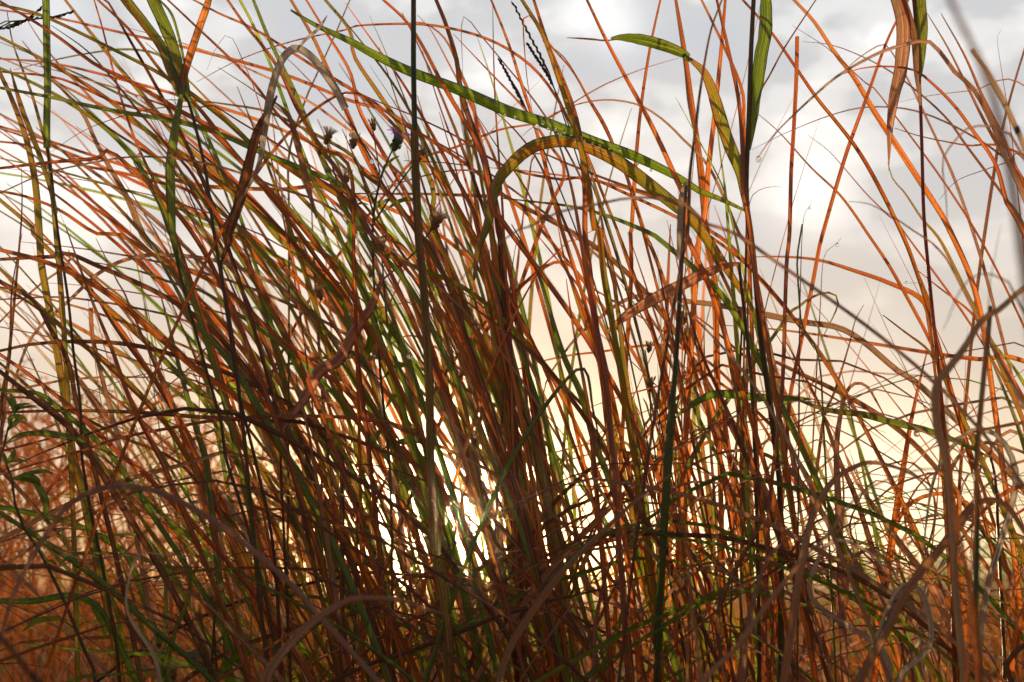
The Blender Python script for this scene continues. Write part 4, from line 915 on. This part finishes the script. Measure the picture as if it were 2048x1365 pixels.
while cnt < 56:
    x = ri.choice([ri.uniform(300, 2250), ri.gauss(1020, 120), ri.gauss(820, 160), ri.gauss(1480, 90)])
    top = ceiling(x - 220) + abs(ri.gauss(0, 200)); ty = ri.choice(types); w = ri.uniform(5.5, 11)
    q = infill(ri, x, top, ri.uniform(1.25, 1.75), w, ty)
    if not q: continue
    mb, P, path = q
    o = mb.build('grass_blade', M_leaf if ty not in 'TD' else M_dry, origin=Vector(P[-1]))
    setp(o, None, 'grass blade', 'grass blades of the tussock'); cnt += 1
    AUTOS[auto_label(ty, w / WS, path)].append((path[len(path) // 2][0], lambda s, o=o: o.__setitem__('label', s)))
# dry leaves curled over among the stalks, most of them low on the right
for i in range(34):
    right = i < 28; ty = ri.choice('TTPPWOD'); w = ri.uniform(5, 13)
    bx = ri.uniform(1280, 2150) if right else ri.uniform(150, 1200); ap = ri.uniform(840, 1180) if right else ri.uniform(1080, 1290); dr = ri.choice((-1, 1, 1)); W_ = ri.uniform(60, 190); dp = ri.uniform(40, 260) if right else ri.uniform(10, 60)
    ax = bx - ri.uniform(-120, 160)
    path = [(ax + dr * W_ * ri.uniform(.9, 1.5), ap + dp), (ax + dr * W_ * .8, ap + dp * .35), (ax + dr * W_ * .35, ap + 6), (ax, ap), (ax - dr * W_ * .28, ap + 38), (ax - dr * W_ * .42 * .9, ap + 120), (bx - dr * 20, (ap + 1400) / 2 + 60), (bx, 1400)]
    P = root_it(to3(path, ri.uniform(.98, 1.5), ri.uniform(-.1, .1))); mb = MB(); ribbon(mb, P, w / F * 1.2, ty, ri, 'blade', n=60)
    dead = ty in 'TWDP' and w >= 10
    o = mb.build('dry_leaf' if dead else 'grass_blade', M_leaf if ty == 'O' else M_dry, origin=Vector(P[-1])); setp(o, None, 'dry leaf' if dead else 'grass blade', 'dry leaves in the grass' if dead else 'grass blades of the tussock')
    AUTOS[auto_label(ty, w, path).replace(' blade ', ' curled blade ')].append((ax, lambda s, o=o: o.__setitem__('label', s)))
split_labels(AUTOS)
def mass(name, jobs, seed, mat=None):
    r = random.Random(seed); A = MB()
    for n_, f in jobs:
        for _ in range(n_): f(r, A)
    o = A.build(name, mat or M_leaf); setp(o, None, None, kind='stuff'); return o
def low(r, A):
    x = r.uniform(-100, 2300)
    if x < 620 and r.random() < .5: return; infill(r, x, r.uniform(760, 1250) if 520 < x < 1150 else r.uniform(1040, 1320), r.uniform(1.0, 1.9), r.uniform(3.5, 8.5), r.choice('RRMMGGGGGDDDDDDS'), A, n=18)
def mid(r, A):
    x = r.choice([r.uniform(450, 1250), r.gauss(980, 90), r.gauss(800, 170), r.gauss(700, 200), r.uniform(1250, 1900)]); infill(r, x, ceiling(x - 200) + abs(r.gauss(150, 250)), r.uniform(1.35, 2.1), r.uniform(4, 9), r.choice('RRRMMMGGGDDDOYPW'), A, n=22)
def sunny(r, A):      # straight stalks before the sun, slits of light between them
    infill(r, r.gauss(1010, 75), r.uniform(350, 900), r.uniform(1.35, 2.0), r.uniform(4, 9), r.choice('RRMGGDDM'), A, off=r.gauss(3, 2.5), curl=0.0, n=20)
def cross(r, A):
    x = r.uniform(-100, 2100); y = r.choice((r.uniform(820, 1360), r.uniform(1000, 1360))); d = r.choice((-1, 1)); L = r.uniform(180, 620); a = r.uniform(-.45, .45)
    pts = [(x + d * L * t, y - d * a * L * t - r.uniform(.2, .35) * L * sin(pi * t * .9) * .6) for t in (0, .25, .5, .75, 1)]
    if 730 < x + d * L * .5 < 1180 and y < 1180: return
    P = root_it(to3(pts, r.uniform(1.0, 1.9), r.uniform(-.1, .1))); ribbon(A, P, r.choice((3, 3, 4, 5, 6, 9)) / F * 1.3, r.choice('RDDDTTGG'), r, n=22)
def fine(r, A):
    x = r.uniform(0, 2300); infill(r, x, ceiling(x) + r.uniform(-150, 400), r.uniform(1.2, 1.9), r.uniform(2, 3.5), r.choice('RRDTM'), A, off=r.gauss(0, 22), curl=r.gauss(0, .03), n=20)
mass('tussock_grass', [(300, low), (320, mid), (190, fine), (95, sunny)], 21)
mass('fallen_grass', [(230, cross)], 22, M_dry)

# ------------------------------------------------------------------ brush, far grass and trees behind, out of focus
def top_px(x):
    xs = [-900, 0, 250, 420, 560, 700, 850, 1100, 1500, 1800, 2048, 2900]; ys = [700, 770, 830, 880, 950, 1040, 1130, 1165, 1150, 1120, 1110, 1100]
    i = max(k for k in range(len(xs)) if xs[k] <= x); i = min(i, len(xs) - 2); u = (x - xs[i]) / (xs[i + 1] - xs[i]); return ys[i] * (1 - u) + ys[i + 1] * u
def twig(r, A, Y, px, py, ty, dens=1.0):
    """one branching dry weed with its tip near the given place"""
    tip = at(px, py, Y)
    if tip.z < .12: return
    base = Vector((tip.x + r.uniform(-.05, .2) * tip.z, Y + r.uniform(-.1, .1), 0)); mid_ = base.lerp(tip, .55) + Vector((r.uniform(-.04, .06), 0, 0))
    P = [tip, mid_, base]; raw, L = catmull(P, 9); ribbon(A, P, .0032, ty, r, 'flat', n=8)
    nb = int(r.uniform(5, 10) * dens)
    for i in range(nb):
        q = raw[min(7, int(r.random() ** 1.4 * 7))]; d = Vector((r.uniform(-1, 1), r.uniform(-.5, .5), r.uniform(.3, 1.1))).normalized() * r.uniform(.05, .16)
        e = q + d; ribbon(A, [e, (q + e) / 2 + Vector((0, 0, -.008)), q], .0018, ty, r, 'flat', n=3)
        for k in range(int(r.uniform(3, 8) * dens)):
            c = q.lerp(e, r.uniform(.2, 1)) ; v = Vector((r.uniform(-1, 1), r.uniform(-1, 1), r.uniform(-.6, 1))).normalized() * r.uniform(.008, .024)
            ribbon(A, [c + v, c + v * .5, c], r.uniform(.004, .008), r.choice([ty, ty, 'R', 'O', 'M']), r, 'lance', n=3)
def brush(r, A):
    px = r.choice([r.uniform(-500, 650), r.uniform(-200, 1000)]); Y = r.uniform(2.3, 8); t = top_px(px)
    twig(r, A, Y, px, t + abs(r.gauss(0, 110)) + r.uniform(-40, 60), r.choice('OORRO'), 1.0)
def brush_low(r, A):
    px = r.uniform(-300, 2500); Y = r.uniform(2.6, 9); t = max(1130, top_px(px)); twig(r, A, Y, px, t + r.uniform(0, 160), r.choice('ORDDM'), .8)
o = mass('dry_brush', [(520, brush), (420, brush_low)], 31, M_brush)
def meadow(r, A):
    Y = 3 + 22 * r.random() ** 1.6; px = r.uniform(-700, 2800); x = at(px, 1200, Y).x; h = r.uniform(.12, .30)
    b = Vector((x, Y, 0)); t = b + Vector((r.uniform(-.2, .05), r.uniform(-.05, .05), h)); ribbon(A, [t, b.lerp(t, .6) + Vector((.02, 0, 0)), b], .004 + .0006 * Y, r.choice('ORDMT'), r, n=4)
mass('meadow_grass', [(5200, meadow)], 33, M_brush)
def tree_mass():
    r = random.Random(41); A = MB()
    for k in range(70):
        X = r.uniform(-36, 48); Y = r.uniform(60, 85); right = X > 10; H = r.uniform(.8, 1.3) + (r.uniform(.4, 1.5) if right else 0)
        for i in range(260):
            a = r.uniform(0, 2 * pi); q = r.random() ** .5; zz = r.random(); rad = H * .75 * sqrt(max(.05, 1 - (zz * 1.6 - .7) ** 2)) * (1 + .35 * sin(a * 3 + k))
            c = Vector((X + cos(a) * q * rad, Y + sin(a) * q * rad, H * (.08 + .92 * zz))); v = Vector((r.uniform(-1, 1), r.uniform(-1, 1), r.uniform(-1, 1))).normalized() * r.uniform(.06, .15)
            ribbon(A, [c + v, c + v * .5, c], r.uniform(.08, .17), 'G', r, 'lance', n=3)
    o = A.build('distant_bushes', M_brush); setp(o, None, None, kind='stuff')
tree_mass()
# ------------------------------------------------------------------ thin low mist, thickened and tinted gold to add glare round the sun
if HAZE:
    me = bpy.data.meshes.new('haze'); X, Y0, Y1, Z0, Z1 = 1000, -60, 1400, -1, 3.3
    v = [(x, y, z) for x in (-X, X) for y in (Y0, Y1) for z in (Z0, Z1)]
    me.from_pydata(v, [], [(0, 1, 3, 2), (4, 6, 7, 5), (0, 4, 5, 1), (2, 3, 7, 6), (0, 2, 6, 4), (1, 5, 7, 3)])
    m = new_mat('haze'); pv = N('ShaderNodeVolumePrincipled'); pv.inputs['Color'].default_value = (1, .84, .58, 1); pv.inputs['Density'].default_value = HAZE; pv.inputs['Anisotropy'].default_value = .985
    wo = N('ShaderNodeOutputMaterial'); LK(pv.outputs[0], wo.inputs['Volume']); me.materials.append(m)
    o = bpy.data.objects.new('haze', me); S.collection.objects.link(o); setp(o, None, None, kind='stuff')
print('objects', len(bpy.data.objects))

for o in bpy.data.objects:          # keep every description to sixteen words
    if 'label' in o.keys():
        s = o['label']
        for a, b in (('hair-thin', 'fine'), (' and the ', ' and '), (' past the ', ' past '), ('two-', ''), (' of the ', ' of ')):
            if len(s.replace('-', ' ').split()) > 16: s = s.replace(a, b)
        o['label'] = s
